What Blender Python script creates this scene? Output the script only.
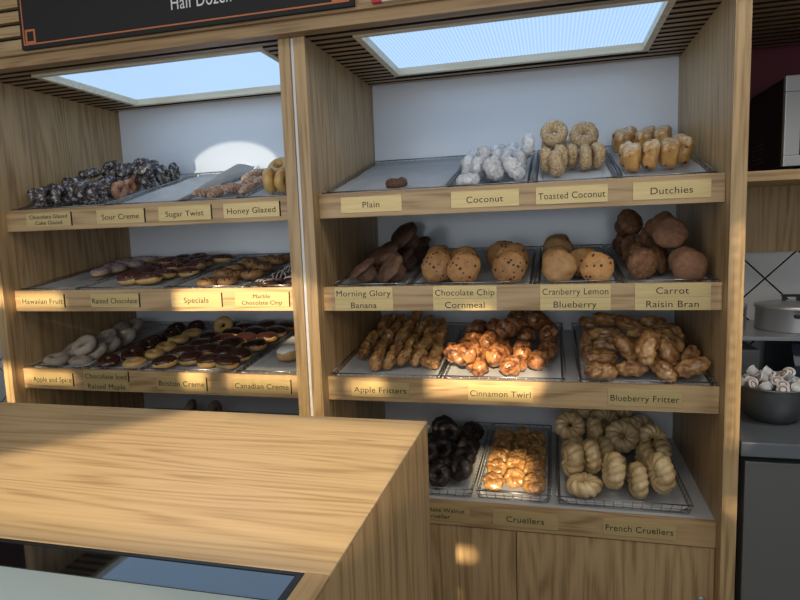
import bpy, bmesh, math, random
from mathutils import Vector, Matrix, noise
from math import sin, cos, pi, radians

scene = bpy.context.scene
for o in list(bpy.data.objects):
    bpy.data.objects.remove(o)
COL = scene.collection

# ------------------------------------------------------------------ camera
CAM = (0.7656, -1.9194, 1.5931)
yaw, pitch, roll = -0.2517, -0.1169, -0.0364
d = Vector((sin(yaw)*cos(pitch), cos(yaw)*cos(pitch), sin(pitch)))
rt = Vector((cos(yaw), -sin(yaw), 0)); up = rt.cross(d)
r2 = rt*cos(roll)+up*sin(roll); u2 = -rt*sin(roll)+up*cos(roll)
cd = bpy.data.cameras.new('camera'); cam = bpy.data.objects.new('camera', cd); COL.objects.link(cam)
m3 = Matrix((r2, u2, -d)).transposed()
cam.matrix_world = Matrix.Translation(CAM) @ m3.to_4x4()
cd.sensor_width = 36; cd.lens = 597.16/800*36; cd.clip_start = 0.02
scene.camera = cam

# ------------------------------------------------------------------ light
scene.view_settings.view_transform = 'Standard'
scene.view_settings.look = 'None'
scene.view_settings.exposure = 0.0
scene.view_settings.gamma = 1.0
scene.view_settings.use_curve_mapping = False
w = bpy.data.worlds.new('world'); scene.world = w; w.use_nodes = True
bg = w.node_tree.nodes['Background']
bg.inputs[0].default_value = (0.80, 0.90, 1.0, 1); bg.inputs[1].default_value = 0.30

SUN = Vector((-0.10, 1.0, -0.37))
def lamp(name, kind, loc, direction, energy, color, **kw):
    l = bpy.data.lights.new(name, kind); o = bpy.data.objects.new(name, l); COL.objects.link(o)
    o.location = loc; o.rotation_euler = Vector(direction).to_track_quat('-Z', 'Y').to_euler()
    l.energy = energy; l.color = color
    for k, v in kw.items(): setattr(l, k, v)
    return o
lamp('sun', 'SUN', (0.5, -6, 4), SUN, 9.0, (1.0, 0.80, 0.52), angle=radians(0.9))
lamp('shop_window_daylight', 'AREA', (-0.6, -3.25, 1.75), (0, 1, -0.05), 47, (0.83, 0.92, 1.0), shape='RECTANGLE', size=5.0, size_y=1.7)
lamp('kitchen_fill_light', 'AREA', (2.1, -.9, 2.92), (0, .3, -1), 13, (1.0, .97, .92), shape='RECTANGLE', size=1.0, size_y=.4)  # unseen fill lamp added to brighten the kitchen side
lamp('shop_fill_light', 'AREA', (0.3, -1.9, 2.92), (0, 0.25, -1), 15, (1.0, 0.93, 0.82), shape='RECTANGLE', size=3.0, size_y=0.9)  # unseen fill lamp added to raise the ambient light in the shop
# added spot standing in for sun reflected onto the cabinet back panel
rs = lamp('sun_patch_spot', 'SPOT', (-0.70, -3.2, 1.60), (0.0, 1, 0.0765), 330, (1.0, 0.95, 0.80), spot_size=radians(4.1), spot_blend=.12, shadow_soft_size=.012)
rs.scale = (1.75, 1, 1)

# ------------------------------------------------------------------ helpers
def put(name, me, parent=None, label=None, cat=None, group=None, kind=None):
    o = bpy.data.objects.new(name, me); COL.objects.link(o)
    if parent is not None: o.parent = parent
    if label: o['label'] = label
    if cat: o['category'] = cat
    if group: o['group'] = group
    if kind: o['kind'] = kind
    return o
def empty(name, loc, label, cat, group=None):
    o = put(name, None, None, label, cat, group); o.location = loc; o.empty_display_size = 0.05
    return o
class MB:
    """gathers shapes of one part"""
    def __init__(s): s.b = bmesh.new()
    def box(s, x0, x1, y0, y1, z0, z1, bev=0):
        t = bmesh.new() if bev else s.b
        v = [t.verts.new((x, y, z)) for x in (x0, x1) for y in (y0, y1) for z in (z0, z1)]
        for f in ((0,1,3,2),(4,6,7,5),(0,4,5,1),(2,3,7,6),(0,2,6,4),(1,5,7,3)): t.faces.new([v[i] for i in f])
        if bev:
            bmesh.ops.bevel(t, geom=t.edges[:], offset=bev, segments=2, affect='EDGES', profile=0.7)
            s.add(t)
        return s
    def add(s, t, mat=None):
        me = bpy.data.meshes.new('tmp'); t.to_mesh(me); t.free()
        if mat is not None: me.transform(mat)
        s.b.from_mesh(me); bpy.data.meshes.remove(me); return s
    def rod(s, a, b, r, n=6):
        a, b = Vector(a), Vector(b); q = (b-a).to_track_quat('Z', 'Y')
        ring = [[s.b.verts.new(p + q @ Vector((r*cos(2*pi*i/n), r*sin(2*pi*i/n), 0))) for i in range(n)] for p in (a, b)]
        for i in range(n): s.b.faces.new((ring[0][i], ring[0][(i+1) % n], ring[1][(i+1) % n], ring[1][i]))
        s.b.faces.new(ring[0][::-1]); s.b.faces.new(ring[1]); return s
    def lathe(s, prof, c=(0,0,0), n=40):
        rings = []
        for r, z in prof:
            rings.append([s.b.verts.new((c[0]+r*cos(2*pi*i/n), c[1]+r*sin(2*pi*i/n), c[2]+z)) for i in range(n)] if r > 1e-6 else [s.b.verts.new((c[0], c[1], c[2]+z))])
        for A, B in zip(rings, rings[1:]):
            for i in range(n):
                j = (i+1) % n
                if len(A) == 1 and len(B) == 1: continue
                if len(A) == 1: s.b.faces.new((A[0], B[j], B[i]))
                elif len(B) == 1: s.b.faces.new((A[i], A[j], B[0]))
                else: s.b.faces.new((A[i], A[j], B[j], B[i]))
        return s
    def mesh(s, name, mat, smooth=False):
        bmesh.ops.recalc_face_normals(s.b, faces=s.b.faces[:])
        me = bpy.data.meshes.new(name); s.b.to_mesh(me); s.b.free()
        for mm in (mat if isinstance(mat, (list, tuple)) else [mat]): me.materials.append(mm)
        if smooth:
            for p in me.polygons: p.use_smooth = True
        return me
    def part(s, name, mat, parent=None, smooth=False, **kw):
        """world-coordinate shapes -> object under parent"""
        if parent is not None:
            off = Vector((0,0,0)); p = parent
            while p is not None: off += p.location; p = p.parent
            bmesh.ops.translate(s.b, verts=s.b.verts[:], vec=-off)
        return put(name, s.mesh(name, mat, smooth), parent, **kw)
def thing_mesh(mb, name, mat, origin, smooth=False, **kw):
    bmesh.ops.translate(mb.b, verts=mb.b.verts[:], vec=-Vector(origin))
    o = put(name, mb.mesh(name, mat, smooth), None, **kw); o.location = origin; return o

# ------------------------------------------------------------------ materials
class NT:
    def __init__(s, name):
        s.m = bpy.data.materials.new(name); s.m.use_nodes = True; s.t = s.m.node_tree
        s.p = s.t.nodes['Principled BSDF']
    def n(s, typ, **kw):
        x = s.t.nodes.new(typ)
        for k, v in kw.items(): setattr(x, k, v)
        return x
    def l(s, a, b): s.t.links.new(a, b)
    def coords(s): return s.n('ShaderNodeTexCoord').outputs['Object']
    def mapping(s, vec, scale=(1,1,1), loc=(0,0,0)):
        x = s.n('ShaderNodeMapping'); s.l(vec, x.inputs[0]); x.inputs['Scale'].default_value = scale; x.inputs['Location'].default_value = loc
        return x.outputs[0]
    def noise(s, vec, scale, detail=3, rough=.5, dist=0):
        x = s.n('ShaderNodeTexNoise'); s.l(vec, x.inputs['Vector'])
        x.inputs['Scale'].default_value = scale; x.inputs['Detail'].default_value = detail; x.inputs['Roughness'].default_value = rough; x.inputs['Distortion'].default_value = dist
        return x.outputs[0]
    def math(s, op, a, b=None, c=None):
        x = s.n('ShaderNodeMath', operation=op)
        for i, v in enumerate((a, b, c)):
            if v is None: continue
            if isinstance(v, (int, float)): x.inputs[i].default_value = v
            else: s.l(v, x.inputs[i])
        return x.outputs[0]
    def ramp(s, fac, stops):
        x = s.n('ShaderNodeValToRGB'); s.l(fac, x.inputs[0]); e = x.color_ramp.elements
        while len(e) < len(stops): e.new(.5)
        for el, (p, c) in zip(e, stops): el.position = p; el.color = (*c, 1)
        return x.outputs[0]
    def mix(s, fac, a, b, blend='MIX'):
        x = s.n('ShaderNodeMix', data_type='RGBA', blend_type=blend)
        for i, v in ((0, fac), (6, a), (7, b)):
            if isinstance(v, (int, float)): x.inputs[i].default_value = v
            elif isinstance(v, tuple): x.inputs[i].default_value = (*v, 1)
            else: s.l(v, x.inputs[i])
        return x.outputs[2]
    def bump(s, h, strength, dist=.002):
        x = s.n('ShaderNodeBump'); s.l(h, x.inputs['Height']); x.inputs['Strength'].default_value = strength; x.inputs['Distance'].default_value = dist
        s.l(x.outputs[0], s.p.inputs['Normal'])
    def set(s, **kw):
        for k, v in kw.items():
            i = s.p.inputs[k.replace('_', ' ')]
            i.default_value = (*v, 1) if isinstance(v, tuple) else v
        return s.m
def plain(name, c, rough=.5, metal=0.0, **kw):
    n = NT(name); return n.set(Base_Color=c, Roughness=rough, Metallic=metal, **kw)
def oak(name, axis, light=(.52,.35,.175), dark=(.30,.185,.08), rough=.42, grain=70.0, rw=.30, pw=.85):
    n = NT(name); c = n.coords()
    lo, mid, hi = .6, 8.0, 130.0
    s1 = [mid]*3; s1[axis] = lo
    s2 = [hi]*3; s2[axis] = 4.5
    s3 = [28.0]*3; s3[axis] = 1.2
    a = n.noise(n.mapping(c, s1, (3.1, 1.7, 5.3)), 1.0, 2, .45, .25)
    ring = n.math('MULTIPLY_ADD', n.math('SINE', n.math('MULTIPLY', a, grain)), .5, .5)
    pore = n.noise(n.mapping(c, s2), 1.0, 2, .6)
    band = n.noise(n.mapping(c, s3), 1.0, 3, .5)
    f = n.math('ADD', n.math('MULTIPLY', ring, rw), n.math('ADD', n.math('MULTIPLY', pore, pw), n.math('MULTIPLY', band, .34)))
    col = n.ramp(f, [(.50, dark), (.70, tuple((x*.35+y*.65) for x, y in zip(dark, light))), (.98, light)])
    n.l(col, n.p.inputs['Base Color']); n.bump(pore, .12, .001)
    return n.set(Roughness=rough)
OAKX, OAKY, OAKZ = oak('oak_along', 0), oak('oak_deep', 1), oak('oak_upright', 2)
OAKF = oak('oak_fascia', 0, (.40,.255,.12), (.24,.14,.06))
OAKP = oak('oak_pale_trim', 0, (.80,.70,.52), (.66,.54,.36))
OAKT = oak('oak_worktop', 0, (.54,.385,.215), (.36,.24,.12), .33, 110.0, .32, .85)

def dough(name, c1, c2, scale=30, rough=.5, bump=.3, bscale=120, spots=None, coat=0.0, fine=None, lo=.35, hi=.65, var=.16):
    n = NT(name); c = n.coords()
    f = n.noise(c, scale, 4, .6, .4)
    col = n.ramp(f, [(lo, c1), (hi, c2)])
    if fine:                                   # (colour, scale, threshold)
        col = n.mix(n.ramp(n.noise(c, fine[1], 2, .7), [(fine[2]-.05, (0,0,0)), (fine[2]+.05, (1,1,1))]), col, fine[0])
    if spots:                                  # (colour, scale, radius)
        v = n.n('ShaderNodeTexVoronoi'); n.l(c, v.inputs['Vector']); v.inputs['Scale'].default_value = spots[1]
        dd_ = n.math('ADD', v.outputs['Distance'], n.math('MULTIPLY_ADD', n.noise(c, spots[1]*.55, 2), .9, -.40))
        col = n.mix(n.ramp(dd_, [(spots[2], (1,1,1)), (spots[2]+.06, (0,0,0))]), col, spots[0])
    oi = n.n('ShaderNodeObjectInfo')
    k = n.math('MULTIPLY_ADD', oi.outputs['Random'], 2*var, 1-var)
    cc = n.n('ShaderNodeCombineColor'); [n.l(k, cc.inputs[i]) for i in range(3)]
    col = n.mix(1.0, col, cc.outputs[0], 'MULTIPLY')
    n.l(col, n.p.inputs['Base Color']); n.bump(n.noise(c, bscale, 3, .65), bump, .004)
    return n.set(Roughness=rough, Coat_Weight=coat, Coat_Roughness=.2)

WHITE = plain('white_laminate', (.82,.84,.88), .16)
STEEL = plain('brushed_steel', (.46,.47,.48), .34, .65)
STEELD = plain('dull_steel', (.21,.23,.25), .40, .5)
WIRE = plain('basket_wire', (.34,.33,.32), .30, 1.0)
BLACK = plain('black_plastic', (.012,.012,.014), .4)
DARK = plain('dark_void', (.012,.009,.007), .95)
BOARD = plain('menu_board_black', (.010,.009,.009), .7)
ORANGE = plain('menu_orange', (.55,.16,.06), .5)
CREAM = plain('cream_board', (.62,.60,.52), .5)
REDW = plain('red_paint', (.16,.022,.035), .6)
TEXTB = plain('black_lettering', (.012,.012,.012), .6)
TEXTW = plain('white_lettering', (.75,.75,.75), .6)
GREYF = plain('floor_tile_grey', (.22,.20,.18), .5)
CEIL = plain('ceiling_paint', (.55,.53,.50), .8)
SHELFW = plain('shelf_white_board', (.55,.55,.55), .4)
NAVY = plain('navy_enamel', (.02,.028,.045), .3)
FILL = plain('white_filler', (.75,.77,.80), .5)
FRIDGE = plain('fridge_steel', (.20,.20,.195), .36, .45)
n = NT('brass_plate'); f = n.noise(n.mapping(n.coords(), (2, 2, 60)), 3, 2)
n.l(n.ramp(f, [(.3, (.56,.41,.17)), (.7, (.66,.50,.24))]), n.p.inputs['Base Color']); BRASS = n.set(Roughness=.38, Metallic=.35)
n = NT('liner_paper'); c = n.coords(); n.l(n.ramp(n.noise(c, 14, 4), [(.35, (.76,.77,.79)), (.65, (.88,.88,.88))]), n.p.inputs['Base Color']); n.bump(n.noise(c, 26, 4), .35, .004); PAPER = n.set(Roughness=.6, Subsurface_Weight=.0)
tb = n.n('ShaderNodeBsdfTranslucent'); tb.inputs[0].default_value = (.8,.8,.8,1); mx = n.n('ShaderNodeMixShader'); mx.inputs[0].default_value = .5
n.l(n.p.outputs[0], mx.inputs[1]); n.l(tb.outputs[0], mx.inputs[2]); n.l(mx.outputs[0], n.t.nodes['Material Output'].inputs[0])
# lit panel with a fine perforated pattern
n = NT('light_diffuser'); c = n.coords()
v = n.n('ShaderNodeTexVoronoi'); n.l(c, v.inputs['Vector']); v.inputs['Scale'].default_value = 80; v.inputs['Randomness'].default_value = 0
col = n.ramp(v.outputs['Distance'], [(.10, (.30,.52,.90)), (.62, (.56,.78,1.0))])
n.l(col, n.p.inputs['Emission Color']); GLOW = n.set(Base_Color=(.03,.03,.03), Roughness=.6, Emission_Strength=1.04)
# diagonal wall tiles with black joints
n = NT('diagonal_tile'); sx = n.n('ShaderNodeSeparateXYZ'); n.l(n.coords(), sx.inputs[0])
S = .155
def joint(n, e):
    q = n.math('SUBTRACT', n.math('FRACT', n.math('ADD', n.math('DIVIDE', e, S), .5)), .5)
    return n.math('LESS_THAN', n.math('ABSOLUTE', q), .02)
ua = n.math('MULTIPLY', n.math('ADD', sx.outputs[0], sx.outputs[2]), .7071); ub = n.math('MULTIPLY', n.math('SUBTRACT', sx.outputs[0], sx.outputs[2]), .7071)
g = n.math('MAXIMUM', joint(n, ua), joint(n, ub))
n.l(n.mix(g, n.ramp(n.noise(n.coords(), 5, 3), [(.3, (.52,.53,.53)), (.7, (.64,.63,.61))]), (.012,.012,.013)), n.p.inputs['Base Color']); TILE = n.set(Roughness=.25)

# ------------------------------------------------------------------ setting
L0, L1, R0, R1 = -1.3153, -0.0924, 0.0, 1.25      # inner faces of the two bays
D = 0.7032; ZS = 2.2205
MB().box(-4, 4, -3.6, 1.0, -.05, 0).part('floor', GREYF, kind='structure')
MB().box(-4, 4, -3.6, 1.0, 3.0, 3.05).part('ceiling', CEIL, kind='structure')
MB().box(-4, 4, .73, .83, 0, 3.0).part('wall_back', REDW, kind='structure')
# unseen wall added as a sun mask: holes shaped to cast the sun patches
POLY = [          # outline of each opening, and how much of it is open (cells thinned out to dim the sun)
 ([(-1.46,1.032),(-1.04,1.032),(-1.09,1.085),(-1.46,1.10)], 1), ([(-1.46,1.335),(-1.08,1.335),(-1.10,1.41),(-1.46,1.41)], 1),
 ([(-1.46,.85),(-1.325,.85),(-1.325,1.09),(-1.46,1.09)], 1),
 ([(-.585,1.30),(-.10,1.30),(-.10,1.45),(-.585,1.43)], 1),
 ([(-.585,1.032),(-.49,1.032),(-.49,1.12),(-.585,1.12)], 1),
 ([(-.40,1.032),(-.10,1.032),(-.10,1.12),(-.40,1.12)], .75),
 ([(-.10,.93),(.02,.93),(.02,1.40),(-.10,1.44)], .5),
 ([(.085,1.032),(.225,1.032),(.20,1.095),(.09,1.09)], 1),
 ([(.36,1.032),(.70,1.032),(.74,1.10),(.72,1.25),(.44,1.25),(.36,1.12)], 1),
 ([(.47,1.25),(.58,1.25),(.58,1.34),(.49,1.34)], .8),
 ([(.50,.70),(.70,.70),(.70,.84),(.50,.84)], 1),
 ([(1.262,.92),(1.34,.92),(1.34,1.56),(1.262,1.56)], .5),
 ([(1.255,.705),(1.30,.705),(1.30,.735),(1.255,.735)], .5),
 ([(.38,.455),(.505,.463),(.505,.508),(.38,.50)], 1),
 ([(.36,.385),(.475,.315),(.42,.322),(.36,.35)], 1),
 ([(-.535,.715),(.40,.715),(.445,.925),(-.115,.925)], 1),
]
def inside(x, z, P):
    c = False
    for (a, b), (p, q) in zip(P, P[1:]+P[:1]):
        if (b > z) != (q > z) and x < (p-a)*(z-b)/(q-b)+a: c = not c
    return c
wf = MB(); YW = -3.4; cs = .02
ox, oz = SUN.x*YW, SUN.z*YW
for k in range(0, 150):
    z = k*cs; run = None
    for i in range(-120, 141):
        x = i*cs
        solid = not any(inside(x+cs/2-ox, z+cs/2-oz, P) and (fr_ == 1 or (fr_ > .6 and not (i % 2 and k % 2)) or (i+k) % 2) for P, fr_ in POLY)
        if solid and run is None: run = x
        if run is not None and (not solid or i == 140):
            wf.box(run, x, YW-.02, YW, z, z+cs); run = None
wf.box(-4, -2.4, YW-.02, YW, 0, 3); wf.box(2.8, 4, YW-.02, YW, 0, 3)
wf.part('sun_mask_wall', plain('sun_mask_dark', (.10,.10,.10), .8), kind='structure')
t = MB().box(1.3, 3.2, .715, .7295, .90, 1.455); bmesh.ops.translate(t.b, verts=t.b.verts[:], vec=(-1.58, -.715, -1.35))
o = t.part('wall_tile_right', TILE, kind='structure'); o.location = (1.58, .715, 1.35)
t = MB().box(-3.6, -1.36, .715, .7295, .5, 1.12); bmesh.ops.translate(t.b, verts=t.b.verts[:], vec=(1.50, -.715, -1.03))
o = t.part('wall_tile_left', TILE, kind='structure'); o.location = (-1.50, .715, 1.03)
MB().box(1.295, 3.2, .70, .7295, 1.456, 1.708).part('trim_1', OAKZ, kind='structure')
MB().box(-.0515, -.0405, -.045, .69, 0, ZS).part('trim_2', FILL, kind='structure')

# ------------------------------------------------------------------ display cabinets
H = [1.7225, 1.4073, 1.0921, .6646]; SL = [.259, .135, .113, .028]; OFF = [-.022, -.022, -.022, .008]; RH = .0828
def floor_z(k, y): return H[k]+OFF[k]+SL[k]*(y-.03)
def cabinet(x0, x1, tl, tr, label):
    e = empty('display_cabinet', ((x0+x1)/2, .35, 0), label, 'cabinet', None)
    MB().box(x0-tl, x0, -.0517, D, 0, ZS, .0015).part('side_panel', OAKZ, e)
    MB().box(x1, x1+tr, -.0517, D, 0, ZS, .0015).part('side_panel', OAKZ, e)
    MB().box(x0, x1, D, D+.014, 0, ZS+.02).part('back_panel', WHITE, e, label='white laminate back panel')
    for k in range(4):
        b = MB(); ya, yb = .018, D-.002
        za, zb = floor_z(k, ya)-.0045, floor_z(k, yb)-.0045
        if k == 3: za = H[3]-.001; zb = za+.02
        v = [b.b.verts.new(p) for p in [(x0,ya,za),(x1,ya,za),(x1,yb,zb),(x0,yb,zb),(x0,ya,za-.016),(x1,ya,za-.016),(x1,yb,zb-.016),(x0,yb,zb-.016)]]
        for f in ((0,1,2,3),(7,6,5,4),(0,4,5,1),(1,5,6,2),(2,6,7,3),(3,7,4,0)): b.b.faces.new([v[i] for i in f])
        s = b.part('shelf', SHELFW, e)
        MB().box(x0+.001, x1-.001, 0, .018, H[k]-RH, H[k], .0012).part('front_rail', OAKX, s, label='oak front rail')
    zb = H[3]-RH
    mid = x0+(x1-x0)*.5; mid = .643 if x0 > -.1 else mid
    for a, b_ in ((x0+.002, mid-.0015), (mid+.0015, x1-.002)):
        dr = MB().box(a, b_, .004, .022, .09, zb-.004, .001).part('door', OAKZ, e)
        lk = MB(); lk.lathe([(0,-.004),(.012,-.004),(.012,.002),(.009,.004),(.0,.004)], n=24)
        lx = b_-.035 if b_ > mid else a+.035
        bmesh.ops.rotate(lk.b, verts=lk.b.verts[:], cent=(0,0,0), matrix=Matrix.Rotation(pi/2, 3, 'X'))
        bmesh.ops.translate(lk.b, verts=lk.b.verts[:], vec=(lx, .001, .405))
        lk.part('lock', STEEL, dr, True)
    MB().box(x0, x1, .03, .05, 0, .088).part('plinth', OAKX, e)
    return e
cabL = cabinet(L0, L1, .040, .040, 'oak display cabinet beside the tiled wall, with iced donuts and a curled paper liner')
cabR = cabinet(R0, R1, .040, .041, 'oak display cabinet beside the steel counter, with muffins and french crullers')

def soffit(name, x0, x1, lx0, lx1, ly0, ly1, label):
    """slatted oak canopy underside over one bay with its lit panel"""
    e = empty(name, ((x0+x1)/2, .3, ZS), label, 'canopy')
    y = -.078; i = 0
    while y < D-.02:
        y2 = min(y+.027, D-.004)
        segs = [(x0, x1)]
        if y2 > ly0-.025 and y < ly1+.025 and lx0 is not None:
            segs = [(x0, lx0-.0235), (lx1+.0235, x1)]
        for a, b in segs:
            so = MB().box(a, b, y, y2, ZS+.0005, ZS+.022).part('slat', [OAKF, DARK], e)
            for pg in so.data.polygons: pg.material_index = 0 if pg.normal.z < -.5 else 1      # veneered face, black edges
        y += .0485
    bk = MB(); zb = ZS+.036
    if lx0 is None: bk.box(x0, x1, -.078, D, zb, zb+.01)
    else:
        e0, e1, f0, f1 = lx0-.024, lx1+.024, ly0-.024, ly1+.024
        bk.box(x0, e0, -.078, D, zb, zb+.01); bk.box(e1, x1, -.078, D, zb, zb+.01)
        bk.box(e0, e1, -.078, f0, zb, zb+.01); bk.box(e0, e1, f1, D, zb, zb+.01)
    bk.part('backing', DARK, e)
    return e
def light(x0, x1, y0, y1, label):
    e = empty('light_panel', ((x0+x1)/2, (y0+y1)/2, ZS), label, 'ceiling light', 'lit panels above the display cabinets')
    f = MB(); a = .022; z0, z1 = ZS-.001, ZS+.046
    f.box(x0-a, x1+a, y0-a, y0, z0, z1); f.box(x0-a, x1+a, y1, y1+a, z0, z1); f.box(x0-a, x0, y0, y1, z0, z1); f.box(x1, x1+a, y0, y1, z0, z1)
    f.part('frame', OAKP, e, label='pale oak frame')
    MB().box(x0, x1, y0, y1, ZS+.026, ZS+.034).part('diffuser', GLOW, e, label='glowing perforated blue white panel')
soffit('slatted_canopy', L0-.04, -.0465, -1.125, -.205, .045, .595, 'slatted oak canopy above the cabinet beside the tiled wall')
light(-1.125, -.205, .045, .595, 'lit bluish ceiling panel over the cabinet with the crackle glazed donuts')
soffit('slatted_canopy', -.0455, R1+.041, .165, 1.095, .03, .535, 'slatted oak canopy above the cabinet beside the steel counter')
light(.165, 1.095, .03, .535, 'lit bluish ceiling panel over the cabinet with the coconut donuts')
soffit('slatted_canopy', R1+.0415, 3.2, None, None, 9, 9, 'slatted oak canopy over the microwave')

# fascia: edge board, ledge and horizontal battens
fa = empty('fascia', (0, -.1, 2.22), 'oak fascia of horizontal battens carrying the menu boards', 'fascia')
MB().box(-3, 3.2, -.103, -.084, 2.2190, 2.2545, .0015).part('edge_board', OAKF, fa)
MB().box(-3, 3.2, -.118, -.0845, 2.2550, 2.2720, .0015).part('ledge', OAKF, fa)
for i in range(9):
    z = 2.274+i*.048
    MB().box(-3, 3.2, -.108, -.088, z, z+.034).part('batten', OAKX if i < 8 else OAKF, fa)
MB().box(-3, 3.2, -.087, -.075, 2.2725, 2.75).part('backing', DARK, fa)

def textmesh(body, size=1.0):
    cu = bpy.data.curves.new('t', 'FONT'); cu.body = body; cu.size = size; cu.align_x = 'CENTER'; cu.align_y = 'CENTER'; cu.extrude = .0; cu.space_character = 1.05
    ob = bpy.data.objects.new('t', cu); COL.objects.link(ob)
    dg = bpy.context.evaluated_depsgraph_get(); me = bpy.data.meshes.new_from_object(ob.evaluated_get(dg))
    bpy.data.objects.remove(ob); bpy.data.curves.remove(cu); return me
def lettering(body, w, h, loc, parent, mat, bold=.0):
    me = textmesh(body); xs = [v.co.x for v in me.vertices]; ys = [v.co.y for v in me.vertices]
    k = h
    cx, cy = (max(xs)+min(xs))/2, .26 if True else 0
    sx_ = max(.72, min(1.12, w/((max(xs)-min(xs))*k)))
    for v in me.vertices: v.co = Vector(((v.co.x-cx)*k*sx_, 0, v.co.y*k))
    me.materials.clear(); me.materials.append(mat)
    # give the letters a real thickness
    bm = bmesh.new(); bm.from_mesh(me); bmesh.ops.remove_doubles(bm, verts=bm.verts[:], dist=1e-6)
    ex = bmesh.ops.extrude_face_region(bm, geom=bm.faces[:]); bmesh.ops.translate(bm, verts=[g for g in ex['geom'] if isinstance(g, bmesh.types.BMVert)], vec=(0,-.0006,0))
    bm.to_mesh(me); bm.free(); me.materials.append(mat)
    o = put('lettering', me, parent); o.location = loc; return o

mbd = empty('menu_board', (-.41, -.12, 2.262), 'long black menu board with a thin orange border line', 'sign')
MB().box(-1.02, .197, -.134, -.119, 2.262, 2.78, .002).part('panel', BOARD, mbd)
ln = MB(); yy = (-.1352, -.1335); x0, x1, z0, z1 = -1.008, .184, 2.275, 2.77
ln.box(x0, x1, *yy, z0, z0+.0045); ln.box(x0, x0+.0045, *yy, z0+.0045, z1); ln.box(x1-.0045, x1, *yy, z0+.0045, z1)
ln.part('border_line', ORANGE, mbd)
for cx in (-.978, .15):
    sq = MB(); a = .021; cz = 2.303
    sq.box(cx-a, cx+a, *yy, cz-a*1.1, cz-a*1.1+.007); sq.box(cx-a, cx+a, *yy, cz+a*1.1-.007, cz+a*1.1); sq.box(cx-a, cx-a+.007, *yy, cz-a*1.1+.007, cz+a*1.1-.007); sq.box(cx+a-.007, cx+a, *yy, cz-a*1.1+.007, cz+a*1.1-.007)
    sq.part('corner_square', ORANGE, mbd)
lettering('Half Dozen', .215, .06, (-.311-mbd.location.x, -.0145, 2.341-2.262), mbd, TEXTW)
b2 = empty('promotional_board', (.6, -.12, 2.262), 'cream board with a red strip at its end, beside the black menu board', 'sign')
MB().box(.283, .95, -.134, -.119, 2.2625, 2.7, .001).part('panel', CREAM, b2)
MB().box(.252, .2825, -.134, -.119, 2.2625, 2.7, .001).part('red_strip', plain('red_strip', (.48,.02,.04), .5), b2)

# ------------------------------------------------------------------ name plates
def plate(shelf, x0, x1, lines, where, clip=False, full=False):
    k = shelf
    zc = H[k]-RH/2; hgt = .052
    if full: hgt = RH-.004
    if len(lines) == 2 and full:          # two separate plates, one above the other
        for i, t in enumerate(lines):
            one_plate(x0, x1, H[k]-.0015-.0405*(i+1), H[k]-.0015-.0405*i-.0006, [t], where, clip and i == 0)
    else: one_plate(x0, x1, zc-hgt/2, zc+hgt/2, lines, where, clip)
def one_plate(x0, x1, z0, z1, lines, where, clip):
    cx, cz = (x0+x1)/2, (z0+z1)/2
    text = ' '.join(lines).lower()
    o = thing_mesh(MB().box(x0, x1, -.0022, -.0001, z0, z1, .0006), 'name_plate', BRASS, (cx, 0, cz), label='gold name plate lettered %s on the %s' % (text, where), cat='label', group='gold name plates on the shelf rails')
    n = len(lines); hh = .0275 if n == 1 else .0205
    for i, t in enumerate(lines):
        zz = (-.0025 if n == 1 else (.0105 if i == 0 else -.0125))
        lettering(t, (x1-x0)*.93, hh*1.02, (0, -.0022, zz), o, TEXTB)
    if clip: MB().box(x1+.0005, x1+.0035, -.004, -.0001, z0, z1).part('end_clip', DARK, o)
RAILS = ['top', 'second', 'third', 'bottom']
for k, x0, x1, lines, full in [
 (0,-1.216,-1.008,['Chocolate Glazed','Cake Glazed'],0),(0,-.892,-.685,['Sour Creme'],0),(0,-.625,-.41,['Sugar Twist'],0),(0,-.36,-.145,['Honey Glazed'],0),
 (1,-1.285,-1.078,['Hawaiian Fruit'],0),(1,-.955,-.739,['Raised Chocolate'],0),(1,-.6,-.393,['Specials'],0),(1,-.339,-.129,['Marble','Chocolate Chip'],0),
 (2,-1.273,-1.075,['Apple and Spice'],0),(2,-1.022,-.818,['Chocolate Iced','Raised Maple'],1),(2,-.691,-.481,['Boston Creme'],0),(2,-.37,-.142,['Canadian Creme'],0)]:
    plate(k, x0, x1, lines, '%s rail near the tiled wall' % RAILS[k] if 0 else RAILS[k]+' rail', True, full)
for k, x0, x1, lines, full in [
 (0,.08,.29,['Plain'],0),(0,.453,.667,['Coconut'],0),(0,.718,.929,['Toasted Coconut'],0),(0,1.0,1.212,['Dutchies'],0),
 (1,.042,.248,['Morning Glory','Banana'],1),(1,.385,.593,['Chocolate Chip','Cornmeal'],1),(1,.728,.939,['Cranberry Lemon','Blueberry'],1),(1,1.008,1.218,['Carrot','Raisin Bran'],1),
 (2,.087,.293,['Apple Fritters'],0),(2,.493,.703,['Cinnamon Twirl'],0),(2,.932,1.145,['Blueberry Fritter'],0),
 (3,.273,.488,['Chocolate Walnut','Crueller'],0),(3,.567,.779,['Cruellers'],0),(3,.919,1.135,['French Cruellers'],0)]:
    plate(k, x0, x1, lines, RAILS[k]+' rail', False, full)

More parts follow.
